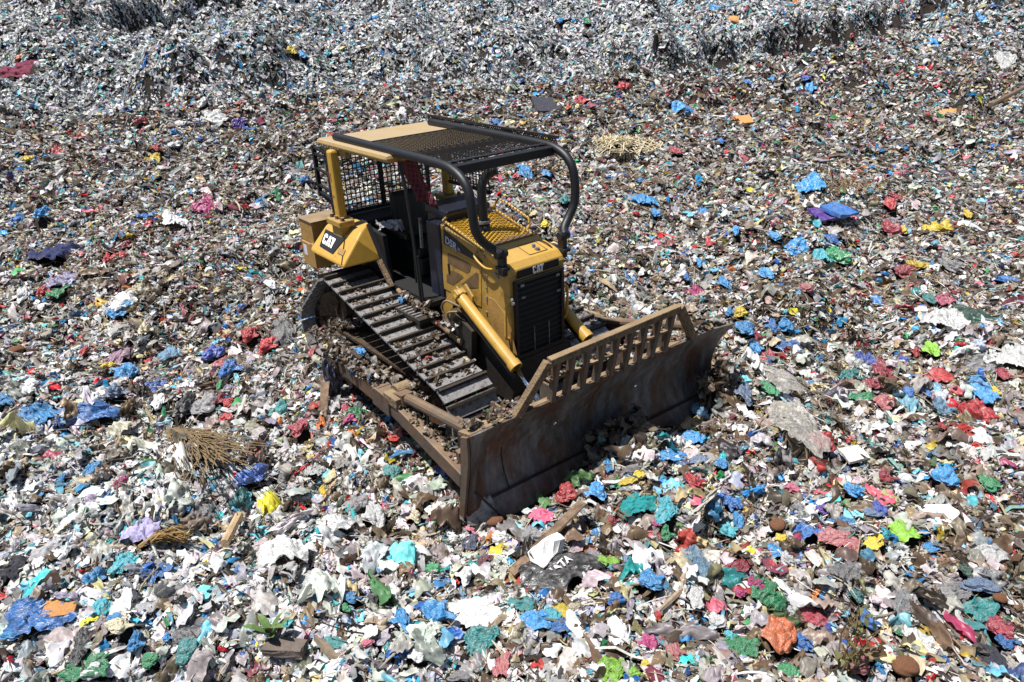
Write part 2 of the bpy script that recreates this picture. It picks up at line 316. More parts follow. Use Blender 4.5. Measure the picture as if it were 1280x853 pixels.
IT = [
(69,318,48,18,'navy','c','flat navy blue rag lying far left of the bulldozer track'),(150,322,16,11,'red','b'),(107,440,12,12,'red','b'),(157,308,14,9,'crimson','b'),(135,325,16,9,'red','b'),(80,353,38,12,'lavender','s'),(32,371,28,20,'white','b'),
(57,365,22,12,'red','b'),(75,367,22,9,'green','s'),(150,389,32,11,'sky blue','s'),(155,378,34,14,'white','s'),(168,366,30,12,'cream','s'),(181,412,22,20,'cream','b'),(147,446,26,24,'mauve','s'),(137,459,13,11,'yellow','b'),(160,469,50,17,'sky blue','b','long sky blue twisted plastic bag lying on pale litter at the left'),
(145,494,34,13,'blue grey','b'),(213,444,24,16,'pale blue','b'),(187,454,13,9,'red','b'),(268,446,30,16,'royal blue','b'),(288,464,34,20,'blue','b'),(280,455,20,12,'rose','s'),(312,421,26,13,'red','b'),(336,432,26,22,'red','b'),(338,379,20,14,'white','b'),(355,412,28,22,'grey','s'),
(48,520,50,14,'sky blue','s'),(115,518,62,13,'blue','s'),(37,523,24,16,'blue','b'),(8,502,24,10,'sky blue','s'),(232,508,34,34,'black','b','crumpled black plastic bag above the dry palm frond'),(258,507,30,32,'grey','b'),(272,502,16,16,'crimson','b'),(286,505,14,12,'red','b'),(200,502,20,24,'white','b'),
(351,517,30,22,'teal','b'),(284,524,16,12,'red','b'),(375,540,32,18,'crimson','b'),(345,546,17,14,'white','b'),(331,561,18,12,'sky blue','b'),(196,483,24,20,'periwinkle','s'),(276,483,11,12,'green','b'),(22,441,15,11,'brown','n','small brown coconut at the left edge among grey rags'),(255,256,27,11,'magenta','s','magenta plastic film lying behind and left of the bulldozer'),
(53,268,22,10,'sky blue','b'),(22,277,18,8,'blue','b'),(185,271,17,7,'blue','s'),(177,152,15,9,'crimson','b'),(178,165,10,8,'crimson','b'),(196,186,12,8,'red','b'),(34,200,13,9,'yellow','b'),(191,201,20,9,'yellow','s'),(218,166,13,8,'sky blue','b'),(219,182,13,8,'white','b'),(299,155,20,6,'purple','s'),(30,91,56,14,'maroon','c','long dark maroon cloth lying on the far left slope'),
(378,69,13,8,'sky blue','b'),(409,68,11,8,'aqua','b'),(253,128,14,12,'white','b'),(24,72,9,9,'orange','b'),(363,63,14,6,'yellow','s'),(376,208,16,10,'teal','b'),(380,226,13,8,'blue','b'),(218,275,25,12,'white','s'),(293,237,11,8,'dark green','b'),(72,191,18,7,'red','s'),(325,253,12,7,'sky blue','s'),(268,147,34,7,'white','s'),(62,118,10,10,'white','b'),(8,45,10,14,'white','s'),
(153,606,20,14,'magenta','b'),(120,588,26,14,'sky blue','b'),(80,600,13,16,'sky blue','b'),(119,618,30,12,'white','w','flat white foam board lying in the pale litter at the left'),(315,596,32,34,'periwinkle','b'),(405,616,14,13,'yellow','b'),(180,663,38,28,'lavender','c'),(171,660,17,13,'teal','b'),(234,640,13,8,'sky blue','b'),(207,675,23,9,'sky blue','b'),
(196,716,32,22,'blue','p'),(155,706,28,22,'aqua','s'),(120,726,29,22,'sky blue','b'),(301,716,20,14,'blue','b'),(355,688,64,50,'white','s','big white spread out plastic sheet in front of the near push arm'),(390,727,42,26,'white','f'),(77,763,38,17,'tan','w','curved tan brown bark piece at the lower left'),
(48,772,76,34,'blue','s','wide crumpled blue plastic sheet at the lower left edge'),(17,800,28,14,'sky blue','b'),(145,776,20,11,'sky blue','b'),(127,762,26,26,'aqua','s'),(105,805,28,40,'black','s'),(112,835,56,24,'green','s'),(172,808,28,24,'sky blue','b'),(190,828,22,18,'green','b'),(237,816,28,32,'teal','b'),(210,801,15,11,'sky blue','b'),(208,835,18,18,'charcoal','b'),
(416,808,34,12,'teal','s'),(120,845,36,18,'white','b'),(72,800,60,18,'grey','s'),(60,690,44,36,'grey','c'),(150,788,40,18,'cream','b'),(243,787,46,24,'grey','s'),(20,712,30,20,'charcoal','c'),(225,740,50,18,'grey','s'),
(490,591,24,20,'teal','b'),(558,589,28,22,'royal blue','b'),(470,645,32,34,'white','b'),(448,634,34,20,'grey','b'),(619,655,22,12,'brown','n','brown coconut pressed under the near corner of the blade'),(626,674,26,22,'white','b'),(587,677,18,30,'navy','s'),(677,647,28,20,'pink','c'),(708,619,28,28,'red','b'),(747,617,34,26,'sky blue','b'),(785,605,22,8,'yellow','s'),(800,596,14,9,'yellow','s'),
(797,632,40,24,'teal','c'),(833,638,26,26,'aqua','s'),(832,669,24,20,'green','b'),(820,656,20,9,'magenta','s'),(765,654,18,14,'crimson','b'),(664,673,28,24,'grey','b'),(608,702,22,14,'maroon','s'),(542,714,24,20,'green','b'),(487,705,18,22,'aqua','b'),(475,714,13,12,'sky blue','b'),(583,722,28,32,'white','b'),
(592,764,70,46,'white','f','big white pleated cloth beside the two big blue bags'),(505,776,30,42,'sky blue','b','left of the two big sky blue bags at the bottom centre'),(546,768,52,34,'sky blue','b','right and wider of the two big sky blue bags at the bottom centre'),(602,800,46,32,'teal','s'),(672,778,38,24,'sky blue','s'),(652,757,34,18,'teal','s'),(703,784,24,18,'blue','s'),(690,770,20,20,'aqua','s'),
(701,764,24,26,'yellow','p','crushed yellow food packet below the black sack with lettering'),(772,790,30,34,'white','c'),(796,785,18,30,'olive','b'),(811,808,28,22,'magenta','b'),(842,820,28,26,'rose','b'),(765,838,36,30,'lime green','s'),(790,845,22,16,'lime green','b'),(812,730,38,28,'sky blue','b'),(787,705,24,28,'blue grey','b'),(770,752,26,18,'blue','b'),
(757,703,30,20,'lime green','p'),(769,708,10,16,'red','p'),(768,714,18,9,'aqua','b'),(756,724,22,8,'pink','s'),(460,808,18,10,'pink','b'),(440,750,26,18,'sky blue','b'),(434,764,18,14,'green','b'),(467,752,26,18,'black','b'),(628,830,20,34,'rose','s'),(806,834,13,9,'yellow','b'),(523,823,24,16,'white','b'),(575,852,30,14,'grey','b'),(718,762,20,12,'cream','b'),
(867,606,28,26,'red','b'),(902,583,20,12,'sky blue','b'),(875,577,26,10,'blue grey','s'),(840,572,40,14,'sky blue','s'),(910,628,30,18,'blue','s'),(912,634,16,16,'blue','b'),(921,652,24,20,'sky blue','b'),(1028,640,16,16,'purple','b'),(1018,640,22,18,'white','s'),(1065,618,28,22,'sky blue','b'),(1097,640,24,18,'royal blue','b'),(1088,648,32,12,'blue grey','b'),(988,614,22,13,'pink','b'),
(1105,602,30,16,'crimson','b'),(1130,602,18,12,'white','n','round white foam bowl right of a crimson bag and near a white sheet'),(1180,599,30,22,'sky blue','b'),(1234,605,20,22,'green','b'),(1176,645,48,28,'white','w','large flat white foam sheet with torn corners at the right'),(1128,666,42,24,'lime green','p','bright lime green crushed packet below the large white foam sheet'),(1092,681,28,14,'yellow','p'),(1045,675,46,22,'rose','s'),
(1008,667,42,24,'blue','s'),(1050,655,30,14,'sky blue','s'),(971,660,20,16,'brown','n','brown coconut among blue bags right of the blade'),(976,676,18,10,'yellow','b'),(973,691,22,18,'sky blue','s'),(908,668,28,18,'aqua','b'),(868,700,34,36,'pale blue','s'),(983,705,28,20,'white','b'),(922,711,34,14,'crimson','s'),(964,708,10,14,'red','b'),
(957,741,42,34,'green','s','green plastic bag lying half over a magenta one'),(944,733,22,16,'magenta','s'),(924,745,18,14,'magenta','b'),(896,778,26,22,'white','b'),(878,740,14,34,'olive','s'),(868,745,24,26,'white','f'),(975,794,50,52,'orange','b','big crumpled orange plastic bag near the bottom edge'),(1004,805,24,30,'blue','b'),(928,808,38,30,'green','s'),(911,798,20,16,'aqua','b'),
(1015,773,38,20,'crimson','s'),(1082,780,34,26,'blue','b'),(1034,789,18,12,'royal blue','b'),(1070,748,24,16,'teal','b'),(1122,795,14,8,'green','b'),(1070,838,34,22,'rose','b'),(1064,822,20,10,'blue','s'),(1076,810,14,16,'white','b'),(1129,836,34,28,'brown','n','large brown coconut at the bottom edge right of a dry weed'),(1266,840,34,28,'beige','b'),
(1240,825,34,40,'charcoal','c'),(1245,790,36,26,'crimson','b'),(1253,810,30,18,'blue','b'),(1222,738,46,18,'blue grey','b'),(1205,717,20,16,'dark green','b'),(1225,765,54,18,'teal','s'),(1190,738,36,22,'grey','s'),(1240,695,36,18,'white','s'),(1167,687,26,10,'sky blue','s'),(986,840,26,20,'green','s'),(1150,800,26,34,'white','s'),(1248,752,18,12,'brown','n','brown coconut lying right of a blue grey bag at the right edge'),(1115,714,16,12,'white','b'),
(886,305,17,12,'red','b'),(990,311,36,11,'sky blue','s'),(1045,324,36,14,'green','b'),(1028,322,24,12,'aqua','s'),(1168,289,34,14,'yellow','b','large yellow crumpled plastic bag high on the right'),(1147,333,20,14,'yellow','b'),(1125,288,16,12,'yellow','b'),(1039,300,17,14,'blue','b'),(968,297,13,8,'sky blue','b'),(920,290,14,8,'sky blue','b'),(1131,341,26,12,'crimson','b'),(1114,288,26,11,'crimson','b'),(872,367,30,20,'magenta','s'),
(905,354,20,20,'sky blue','b'),(858,348,13,12,'blue','b'),(957,343,17,11,'sky blue','b'),(874,330,14,10,'sky blue','b'),(1007,363,18,8,'rose','b'),(1218,398,44,34,'dark green','f','dark green folded plastic sheet standing up at the right'),(1200,402,13,12,'orange','b'),(1180,400,44,24,'white','s'),(1260,353,24,18,'blue','b'),(1160,375,17,10,'teal','b'),(1182,377,20,8,'pink','s'),
(931,411,24,16,'sky blue','b'),(965,409,18,13,'blue','b'),(981,409,20,13,'sky blue','b'),(925,393,18,9,'yellow','b'),(911,392,12,11,'sky blue','b'),(962,448,30,24,'crimson','s','crimson and pink striped bag just above the beige clear bag'),(972,474,50,34,'beige','f','clear beige plastic bag spread just above the big beige sheet'),(988,435,32,9,'blue','s'),(944,438,20,11,'sky blue','b'),(1164,438,22,15,'lime green','b'),
(1143,441,15,11,'red','b'),(1083,452,32,18,'royal blue','s'),(1105,462,24,22,'crimson','s'),(1090,483,24,14,'crimson','b'),(1065,474,28,14,'teal','s'),(1074,499,30,10,'green','s'),(1172,470,34,15,'red','p'),(1135,491,14,20,'blue','b'),(1156,492,13,16,'blue','b'),(1149,476,12,18,'maroon','b'),(1225,488,26,22,'sky blue','s'),(1243,492,12,10,'yellow','b'),
(1220,520,50,24,'red','b','long crumpled bright red plastic bag at the right'),(1105,506,32,15,'rose','s'),(996,526,50,66,'beige','f','big clear beige plastic sheet standing out right of the blade'),(1027,556,36,22,'red','b','bright red crumpled bag just below the big beige sheet'),(1193,546,24,20,'white','b'),(931,493,28,30,'blue grey','b'),(874,514,26,22,'pale blue','b'),(1066,570,28,16,'beige','w'),(1175,536,13,9,'red','b'),(1176,515,34,18,'pale blue','b'),
(1264,446,40,26,'white','s'),(1225,458,54,18,'grey','s'),(1035,532,14,11,'teal','b'),(960,487,20,16,'green','s'),(866,548,24,18,'sky blue','s'),(1253,470,16,10,'crimson','s'),(1189,311,16,9,'white','b'),(1187,333,26,16,'grey','b'),(1128,452,14,8,'royal blue','b'),
(1257,73,24,18,'white','s','white sheet on the far right slope near the corner'),(895,10,15,12,'sky blue','b'),(917,25,12,11,'tan','n','tan coconut on the far upper slope'),(1063,42,9,9,'red','b'),(930,151,18,7,'tan','w'),(901,177,11,10,'blue','b'),(1014,231,34,12,'sky blue','s'),(1066,274,13,12,'pink','b'),(1209,270,13,7,'yellow','b'),(1113,256,18,10,'red','b'),(1190,140,30,6,'tan','w'),(934,103,10,6,'blue','b'),(965,100,12,8,'sky blue','b'),(1007,98,10,8,'royal blue','b'),(1012,110,16,10,'sky blue','b'),(1168,54,15,9,'sky blue','b'),(1226,24,18,8,'sky blue','b'),(1120,248,14,8,'crimson','b'),(880,267,16,9,'sky blue','b'),
(657,215,20,17,'sky blue','b'),(646,220,9,10,'red','b'),(683,218,11,8,'sky blue','b'),(705,250,16,14,'teal','b'),(803,250,24,13,'sky blue','s'),(800,227,12,10,'sky blue','b'),(801,185,13,13,'sky blue','b'),(710,134,9,11,'orange','b'),(726,128,20,7,'red','s'),(681,131,28,14,'charcoal','w'),(780,110,22,8,'red','b'),(504,139,17,17,'white','b'),(820,268,14,8,'sky blue','b'),(681,281,11,13,'yellow','b'),(845,190,16,10,'crimson','b'),(564,112,7,14,'sky blue','b'),(652,100,9,14,'blue','b'),(850,135,24,8,'sky blue','s'),(620,152,10,10,'blue','b'),(735,27,9,9,'green','b'),
(700,26,9,7,'sky blue','b'),(470,22,12,14,'sky blue','b'),(40,540,22,16,'blue','s'),(250,640,24,16,'grey','s'),(420,655,40,26,'white','s'),(520,648,24,18,'cream','b'),(395,590,22,14,'white','s'),(355,600,24,18,'grey','b'),(430,580,26,16,'beige','s'),(545,640,22,20,'beige','c'),(900,750,20,20,'grey','b'),(1055,715,34,22,'grey','s'),(1120,750,30,30,'grey','s'),(1200,560,22,20,'white','s'),
(500,505,16,12,'yellow','s'),(490,523,22,16,'sky blue','b'),(447,518,22,18,'green','s'),(438,526,20,14,'magenta','b'),(432,512,14,16,'crimson','b'),(482,546,16,8,'red','s'),(655,655,14,14,'beige','b'),(690,700,10,10,'beige','b')]

ITP = []
for it in IT + [(699, 710, 100, 66, 'black', 's'), (772, 184, 54, 26, 'tan', 's')]:
    P = at(it[0], it[1] + it[3] * .18); dep = float((P - CP) @ CF); el = max(.25, -(P - CP)[2] / np.linalg.norm(P - CP)); ITP.append((P[0], P[1], .5 * it[2] * dep / FPX, .5 * min(it[3] * dep / FPX / el * .85, 1.7 * it[2] * dep / FPX)))
ITP = np.array(ITP)
def clear_of_items(x, y, u, rs):
    ok = np.ones(len(x), bool)
    for ix, iy, a, b in ITP:
        c = np.nonzero((np.abs(x - ix) < a + b) & (np.abs(y - iy) < a + b))[0]
        if len(c) == 0: continue
        dx, dy = x[c] - ix, y[c] - iy; p = dx * RH[0] + dy * RH[1]; q = dx * FH[0] + dy * FH[1]
        ok[c[(p / a) ** 2 + (q / b) ** 2 < 1.0]] = False
    return ok

# ------------------------------------------------------------------ loose litter (past counting)
RS = np.random.RandomState(77)
def protos(n, count, flat=.2, folds=4, dome=0):
    """irregular crumpled scraps on an n x n grid, unit size"""
    out = []
    for k in range(count):
        g = np.linspace(-.5, .5, n); X, Y = np.meshgrid(g, g, indexing='ij')
        th = np.arctan2(Y, X); rad = 1 + .25 * np.sin(2 * th + RS.uniform(0, 6)) + .18 * np.sin(3 * th + RS.uniform(0, 6)) + .12 * np.sin(5 * th + RS.uniform(0, 6))
        cut = 1 - .28 * (np.abs(X * Y) * 4)                      # soften the square's corners
        X = X * rad * cut; Y = Y * rad * cut; Z = 0
        for q in range(folds):
            a = RS.uniform(0, PI); f = RS.uniform(.8, 2.6) if q < 4 else RS.uniform(2.6, 5); ph = RS.uniform(0, 2 * PI)
            t = (X * np.cos(a) + Y * np.sin(a)) * f + ph / (2 * PI)
            Z = Z + (np.abs((t % 1) - .5) * 2 - .5) * flat * RS.uniform(.5, 1.2) / f ** .5
        a = RS.uniform(0, PI); Z = Z - RS.uniform(-.3, 1.1) * (X * np.cos(a) + Y * np.sin(a)) ** 2
        if dome and k % 2:
            t2 = np.arctan2(Y, X + .15); r2 = np.hypot(X + .15, Y)
            Z = Z + dome * (1 - 3.2 * (X * X + Y * Y)) + .16 * np.abs(np.sin(t2 * RS.randint(4, 9) + RS.uniform(0, 3))) * r2 * 1.6
        j = .22 / n
        X = X + RS.uniform(-j, j, X.shape); Y = Y + RS.uniform(-j, j, X.shape); Z = Z + RS.uniform(-j, j, X.shape)
        out.append(np.stack([X, Y, Z], -1).reshape(-1, 3))
    i = np.arange(n * n).reshape(n, n)
    a, b, c, d = i[:-1, :-1].ravel(), i[:-1, 1:].ravel(), i[1:, 1:].ravel(), i[1:, :-1].ravel()
    alt = (np.arange(len(a)) % 2)[:, None]
    t1 = np.where(alt, np.stack([a, c, b], -1), np.stack([a, d, b], -1)); t2 = np.where(alt, np.stack([a, d, c], -1), np.stack([b, d, c], -1))
    return np.array(out, 'f4'), np.concatenate([t1, t2]).astype('i4')

PAL = np.array([lin(c) for c in [
    (232, 230, 226), (206, 203, 199), (165, 163, 163), (140, 128, 114), (104, 86, 68), (62, 54, 48), (24, 25, 30),
    (40, 146, 208), (34, 100, 178), (120, 200, 228), (58, 172, 178), (196, 36, 50), (224, 116, 136), (56, 150, 92), (236, 204, 62),
    (214, 196, 150), (196, 206, 220), (150, 60, 90), (232, 132, 64), (180, 186, 196)]])
#          wht  off  gry  tan  brn  dbr  blk  blu  dbl  sky  teal red  pnk  grn  yel  crm  lav  mar  org  slv
W_BROWN = np.array([.15, .14, .12, .17, .17, .11, .035, .020, .012, .016, .012, .015, .012, .010, .007, .06, .012, .012, .003, .02])
W_WHITE = np.array([.46, .22, .10, .05, .04, .03, .02, .030, .008, .046, .022, .005, .006, .009, .003, .03, .03, .002, .001, .05])
W_BANK = np.array([.48, .24, .13, .02, .02, .04, .045, .024, .012, .040, .018, .002, .001, .004, .001, .012, .06, .001, .001, .09])
W_MIX = np.array([.23, .17, .12, .12, .11, .06, .03, .024, .012, .024, .016, .018, .015, .012, .009, .06, .02, .010, .004, .02])
def zones(x, y, z):
    """shares of the four kinds of refuse at a place"""
    u, v = to_uv(x, y)
    d = u - np.interp(v, L1V, L1U) + noise(x, y, 3.2)
    bk = ss(-.5, .8, d)
    # the pale drift lies in front of the machine's right side
    wx, wy = np.array(at(0, 470)[:2]), np.array(at(760, 840)[:2])
    t = wy - wx; n = np.array([t[1], -t[0]]) / np.linalg.norm(t)
    side = (x - wx[0]) * n[0] + (y - wx[1]) * n[1]
    side = side if float((CP[0] - wx[0]) * n[0] + (CP[1] - wx[1]) * n[1]) > 0 else -side
    wh = ss(-1.2, .8, side + .5 * noise(x, y, 1.3)) * (1 - bk)
    pale = ss(34, 60, u) * ss(-5, 15, v) * .7 * (1 - bk)
    wh = np.maximum(wh, pale)
    br = np.clip(.5 + .5 * noise(x, y, 3.2) + .3 * noise(x, y, 1.3) - .25, 0, 1)
    rest = (1 - bk - wh).clip(0, 1)
    return np.stack([rest * br, wh, bk, rest * (1 - br)], -1)

def build_soup(name, parts, material):
    """parts: list of (verts (N,k,3), tris (m,3), colours (N,3))"""
    VV, TT, CC = [], [], []; off = 0
    for v, t, c in parts:
        N, k, _ = v.shape
        VV.append(v.reshape(-1, 3)); TT.append((t[None] + (np.arange(N) * k)[:, None, None]).reshape(-1, 3) + off); CC.append(np.repeat(c, k, 0) * (1 + RS.uniform(-.16, .12, (N * k, 1)))); off += N * k
    co = np.concatenate(VV).astype('f4'); tr = np.concatenate(TT).astype('i4'); cc = np.concatenate(CC)
    me = bpy.data.meshes.new(name)
    me.vertices.add(len(co)); me.vertices.foreach_set('co', co.ravel())
    me.loops.add(tr.size); me.loops.foreach_set('vertex_index', tr.ravel())
    me.polygons.add(len(tr)); me.polygons.foreach_set('loop_start', np.arange(0, tr.size, 3, dtype='i4')); me.polygons.foreach_set('loop_total', np.full(len(tr), 3, 'i4'))
    at_ = me.color_attributes.new('Col', 'FLOAT_COLOR', 'POINT')
    at_.data.foreach_set('color', np.concatenate([cc, np.ones((len(cc), 1))], 1).ravel().astype('f4'))
    me.update(); me.polygons.foreach_set('use_smooth', np.concatenate([np.full(v.shape[0] * len(t), v.shape[1] > 30, bool) for v, t, c in parts])); me.materials.append(material)
    o = bpy.data.objects.new(name, me); COL.objects.link(o); return o

def frames(x, y, size, tiltdeg, rs):
    """rotation frames lying on the terrain: e1 along the slope where it is steep"""
    e = .12 + size * .5
    gx = (H(x + e, y) - H(x - e, y)) / (2 * e); gy = (H(x, y + e) - H(x, y - e)) / (2 * e)
    n = np.stack([-gx, -gy, np.ones_like(gx)], -1); n /= np.linalg.norm(n, axis=1)[:, None]
    E = .7; hx = (H(x + E, y) - H(x - E, y)) / (2 * E); hy = (H(x, y + E) - H(x, y - E)) / (2 * E); steep = ss(.4, .9, np.hypot(hx, hy))
    n = n + rs.normal(0, 1, n.shape) * np.tan(np.radians(tiltdeg))[:, None] * .6; n /= np.linalg.norm(n, axis=1)[:, None]
    a = rs.uniform(0, 2 * PI, len(x)); e1 = np.stack([np.cos(a), np.sin(a), 0 * a], -1)
    down = np.stack([gx, gy, gx ** 2 + gy ** 2], -1); down /= np.linalg.norm(down, axis=1)[:, None] + 1e-9
    e1 = e1 + down * steep[:, None] * 1.1
    e1 -= n * (e1 * n).sum(1)[:, None]; e1 /= np.linalg.norm(e1, axis=1)[:, None] + 1e-9
    return e1, np.cross(n, e1), n, steep

def scatter(u0, u1, dens, smean, grid, pr, rs, thick=.9, band=None):
    us = np.linspace(u0, u1, 200); hw = lambda u: .80 * np.hypot(u, 4.0) + 2.0
    w = hw(us) * dens(us); N = int(np.trapz(2 * hw(us) * dens(us), us))
    cdf = np.cumsum(w); cdf = (cdf - cdf[0]) / (cdf[-1] - cdf[0])
    u = np.interp(rs.uniform(0, 1, N), cdf, us); v = rs.uniform(-1, 1, N) * hw(u)
    x, y = from_uv(u, v)
    keep = ~((np.abs(x + .15) < 2.05) & (np.abs(y) < 1.32))
    xb = 2.80 + .133 * y
    keep &= ~((x < xb + .17) & (x > xb - .30) & (np.abs(y) < 1.72))
    keep &= clear_of_items(x, y, u, rs)
    if band:
        db = u - np.interp(v, L1V, L1U) + noise(x, y, 9.) * 1.2 + noise(x, y, 3.2) * .55
        d2 = u - np.interp(v, L2V, L2U, right=900) + noise(x, y, 3.2) * .8
        keep &= ((db > band[0]) & (db < band[1])) | ((d2 > -.4) & (d2 < 3.6))
    x, y, u, v = x[keep], y[keep], u[keep], v[keep]; N = len(x)
    s = smean(u) * np.exp(rs.normal(0, .42, N)); s = np.clip(s, .02, smean(u) * 2.3)
    tilt = np.clip(rs.gamma(2.0, 13, N), 4, 68)
    e1, e2, n, steep = frames(x, y, s, tilt, rs)
    asp = np.exp(rs.normal(0, .3, N))
    sx = s * asp * (1 + .3 * steep); sy = s / asp * (1 - .2 * steep); sz = s * rs.uniform(.45, 1.25, N)
    P, T = pr; k = rs.randint(0, len(P), N); p = P[k]
    w = p[:, :, 0:1] * (e1 * sx[:, None])[:, None] + p[:, :, 1:2] * (e2 * sy[:, None])[:, None] + p[:, :, 2:3] * (n * sz[:, None])[:, None]
    z = H(x, y) + rs.uniform(-.3, thick, N) * s * .38
    w = w + np.stack([x, y, z], -1)[:, None]
    Z = zones(x, y, z); Wt = Z @ np.stack([W_BROWN, W_WHITE, W_BANK, W_MIX]); Wt /= Wt.sum(1)[:, None]
    cs = np.cumsum(Wt, 1); ci = (rs.uniform(0, 1, N)[:, None] > cs).sum(1).clip(0, len(PAL) - 1)
    c = PAL[ci] * np.exp(rs.normal(-.06, .34, N))[:, None] * (1 + rs.normal(0, .06, (N, 3)))
    dirt = rs.beta(1.2, 3.0, N)[:, None] * .8 * (1 - .6 * Z[:, 1] - .75 * Z[:, 2])[:, None]
    c = c * (1 - dirt) + np.array(lin((122, 100, 78))) * dirt
    return w.astype('f4'), T, np.clip(c, .008, .86)

P3, P4, P5, P7 = protos(3, 30, .26), protos(4, 50, .27), protos(6, 60, .27, 5, .2), protos(12, 70, .24, 9, .34)
rs = np.random.RandomState(3)
DN = 1.0
parts = [
    scatter(1.6, 9.5, lambda u: 950 + 0 * u, lambda u: .046 + 0 * u, 5, P4, rs, 1.6),
    scatter(1.6, 9.5, lambda u: 250 + 0 * u, lambda u: .078 + 0 * u, 5, P5, rs, 1.2),
    scatter(1.6, 9.5, lambda u: 55 + 0 * u, lambda u: .125 + 0 * u, 7, P7, rs, 1.0),
    scatter(9.5, 18, lambda u: 520 + 0 * u, lambda u: .058 + 0 * u, 4, P4, rs, 1.6),
    scatter(9.5, 18, lambda u: 75 + 0 * u, lambda u: .11 + 0 * u, 5, P5, rs, 1.0),
    scatter(18, 34, lambda u: 330 * (18 / u) ** 1.2, lambda u: .070 * (u / 18) ** .6, 4, P3, rs, 1.6),
    scatter(18, 34, lambda u: 60 * (18 / u) ** 1.2, lambda u: .13 * (u / 18) ** .6, 4, P4, rs),
    scatter(34, 64, lambda u: 130 * (34 / u) ** 1.5 * DN, lambda u: .12 * (u / 34) ** .7, 3, P3, rs, 1.3),
    scatter(64, 150, lambda u: 26 * (64 / u) ** 1.8 * DN, lambda u: .26 * (u / 64) ** .8, 3, P3, rs, 1.3),
    scatter(26, 64, lambda u: 260 * (34 / u) ** 1.2, lambda u: .10 * (u / 34) ** .6, 3, P3, rs, 1.5, (-.3, 2.6)),
    scatter(34, 80, lambda u: 75 * (34 / u) ** 1.2, lambda u: .115 * (u / 34) ** .6, 3, P3, rs, 1.5, (2, 60)),
    scatter(64, 120, lambda u: 170 * (64 / u) ** 1.5, lambda u: .17 * (u / 64) ** .6, 3, P3, rs, 1.5, (-.3, 3))]

# thin straws, twigs, strings and ribbons among the bags
def strips(u0, u1, dens, L, W, rs, cols, wavy=0):
    us = np.linspace(u0, u1, 100); N = int(np.trapz(2 * (.8 * np.hypot(us, 4) + 2) * dens, us))
    u = np.sqrt(rs.uniform(u0 ** 2, u1 ** 2, N)); v = rs.uniform(-1, 1, N) * (.8 * np.hypot(u, 4) + 2); x, y = from_uv(u, v)
    keep = ~((np.abs(x + .15) < 2.2) & (np.abs(y) < 1.5)); xb = 2.8 + .133 * y
    keep &= ~((x < xb + .25) & (x > xb - .35) & (np.abs(y) < 1.8)); x, y = x[keep], y[keep]; N = len(x)
    ln = L * np.exp(rs.normal(0, .45, N)); wd = W * np.exp(rs.normal(0, .4, N))
    e1, e2, n, st = frames(x, y, ln, np.clip(rs.gamma(2, 7, N), 2, 45), rs)
    k = 6; t = np.linspace(-.5, .5, k); bend = rs.normal(0, .35, N); lift = rs.uniform(-.1, .25, N)
    pts = e1[:, None] * (t[None] * ln[:, None])[..., None] + e2[:, None] * ((t[None] ** 2 - .1) * (bend * ln)[:, None])[..., None] + n[:, None] * (((.1 - t[None] ** 2)) * (lift * ln)[:, None])[..., None]
    pts = pts + np.stack([x, y, H(x, y) + .02 + rs.uniform(0, .04, N)], -1)[:, None]
    wob = 1 + wavy * rs.uniform(-.6, .5, (N, k, 1)); pts = pts + wavy * rs.normal(0, .012, pts.shape); tp = np.sin(np.linspace(.25, PI - .25, k))[None, :, None] ** .5; sd = e2[:, None] * wd[:, None, None] * .5 * wob * tp; up = n[:, None] * wd[:, None, None] * .35
    v = np.stack([pts - sd, pts + up, pts + sd], 2).reshape(N, k * 3, 3)
    T = []
    for i in range(k - 1):
        for j in range(2):
            a, b, c, d = i * 3 + j, i * 3 + j + 1, (i + 1) * 3 + j + 1, (i + 1) * 3 + j; T += [(a, b, c), (a, c, d)]
    c = np.array([lin(q) for q in cols])[rs.randint(0, len(cols), N)] * np.exp(rs.normal(0, .25, N))[:, None]
    return v.astype('f4'), np.array(T, 'i4'), np.clip(c, .01, .8)
tw = [(130, 112, 88), (104, 86, 66), (86, 68, 50), (184, 164, 128), (70, 58, 48), (206, 196, 176), (225, 222, 216)]
parts.append(strips(1.6, 12, 75, .20, .010, rs, tw))
parts.append(strips(1.6, 11, 9, .22, .032, rs, [(225, 225, 222), (200, 198, 195), (150, 190, 204), (205, 200, 190), (150, 148, 148), (60, 58, 58), (170, 150, 128), (120, 160, 150)], 1.0))
parts.append(strips(12, 30, 26, .30, .015, rs, tw))
LIT = film_mat('litter', True)
tag(build_soup('loose_litter', parts, LIT), 'countless crumpled scraps of plastic film, rags and twigs covering the dump', kind='stuff')
# ------------------------------------------------------------------ the bulldozer
def yp(px, py, y):
    d = CF + CR * (px - 640) / FPX - CU * (py - 426.5) / FPX; t = (y - CP[1]) / d[1]; p = CP + d * t
    return V(p[0], p[1], p[2])
def pl(px, py, p0, n):
    d = Vector(CF + CR * (px - 640) / FPX - CU * (py - 426.5) / FPX); c = Vector(CP); t = (p0 - c).dot(n) / d.dot(n); return c + d * t

dozer = bpy.data.objects.new('bulldozer', None); COL.objects.link(dozer)
tag(dozer, 'yellow tracked bulldozer with mesh canopy and wide rusty blade, standing on the rubbish', 'bulldozer')

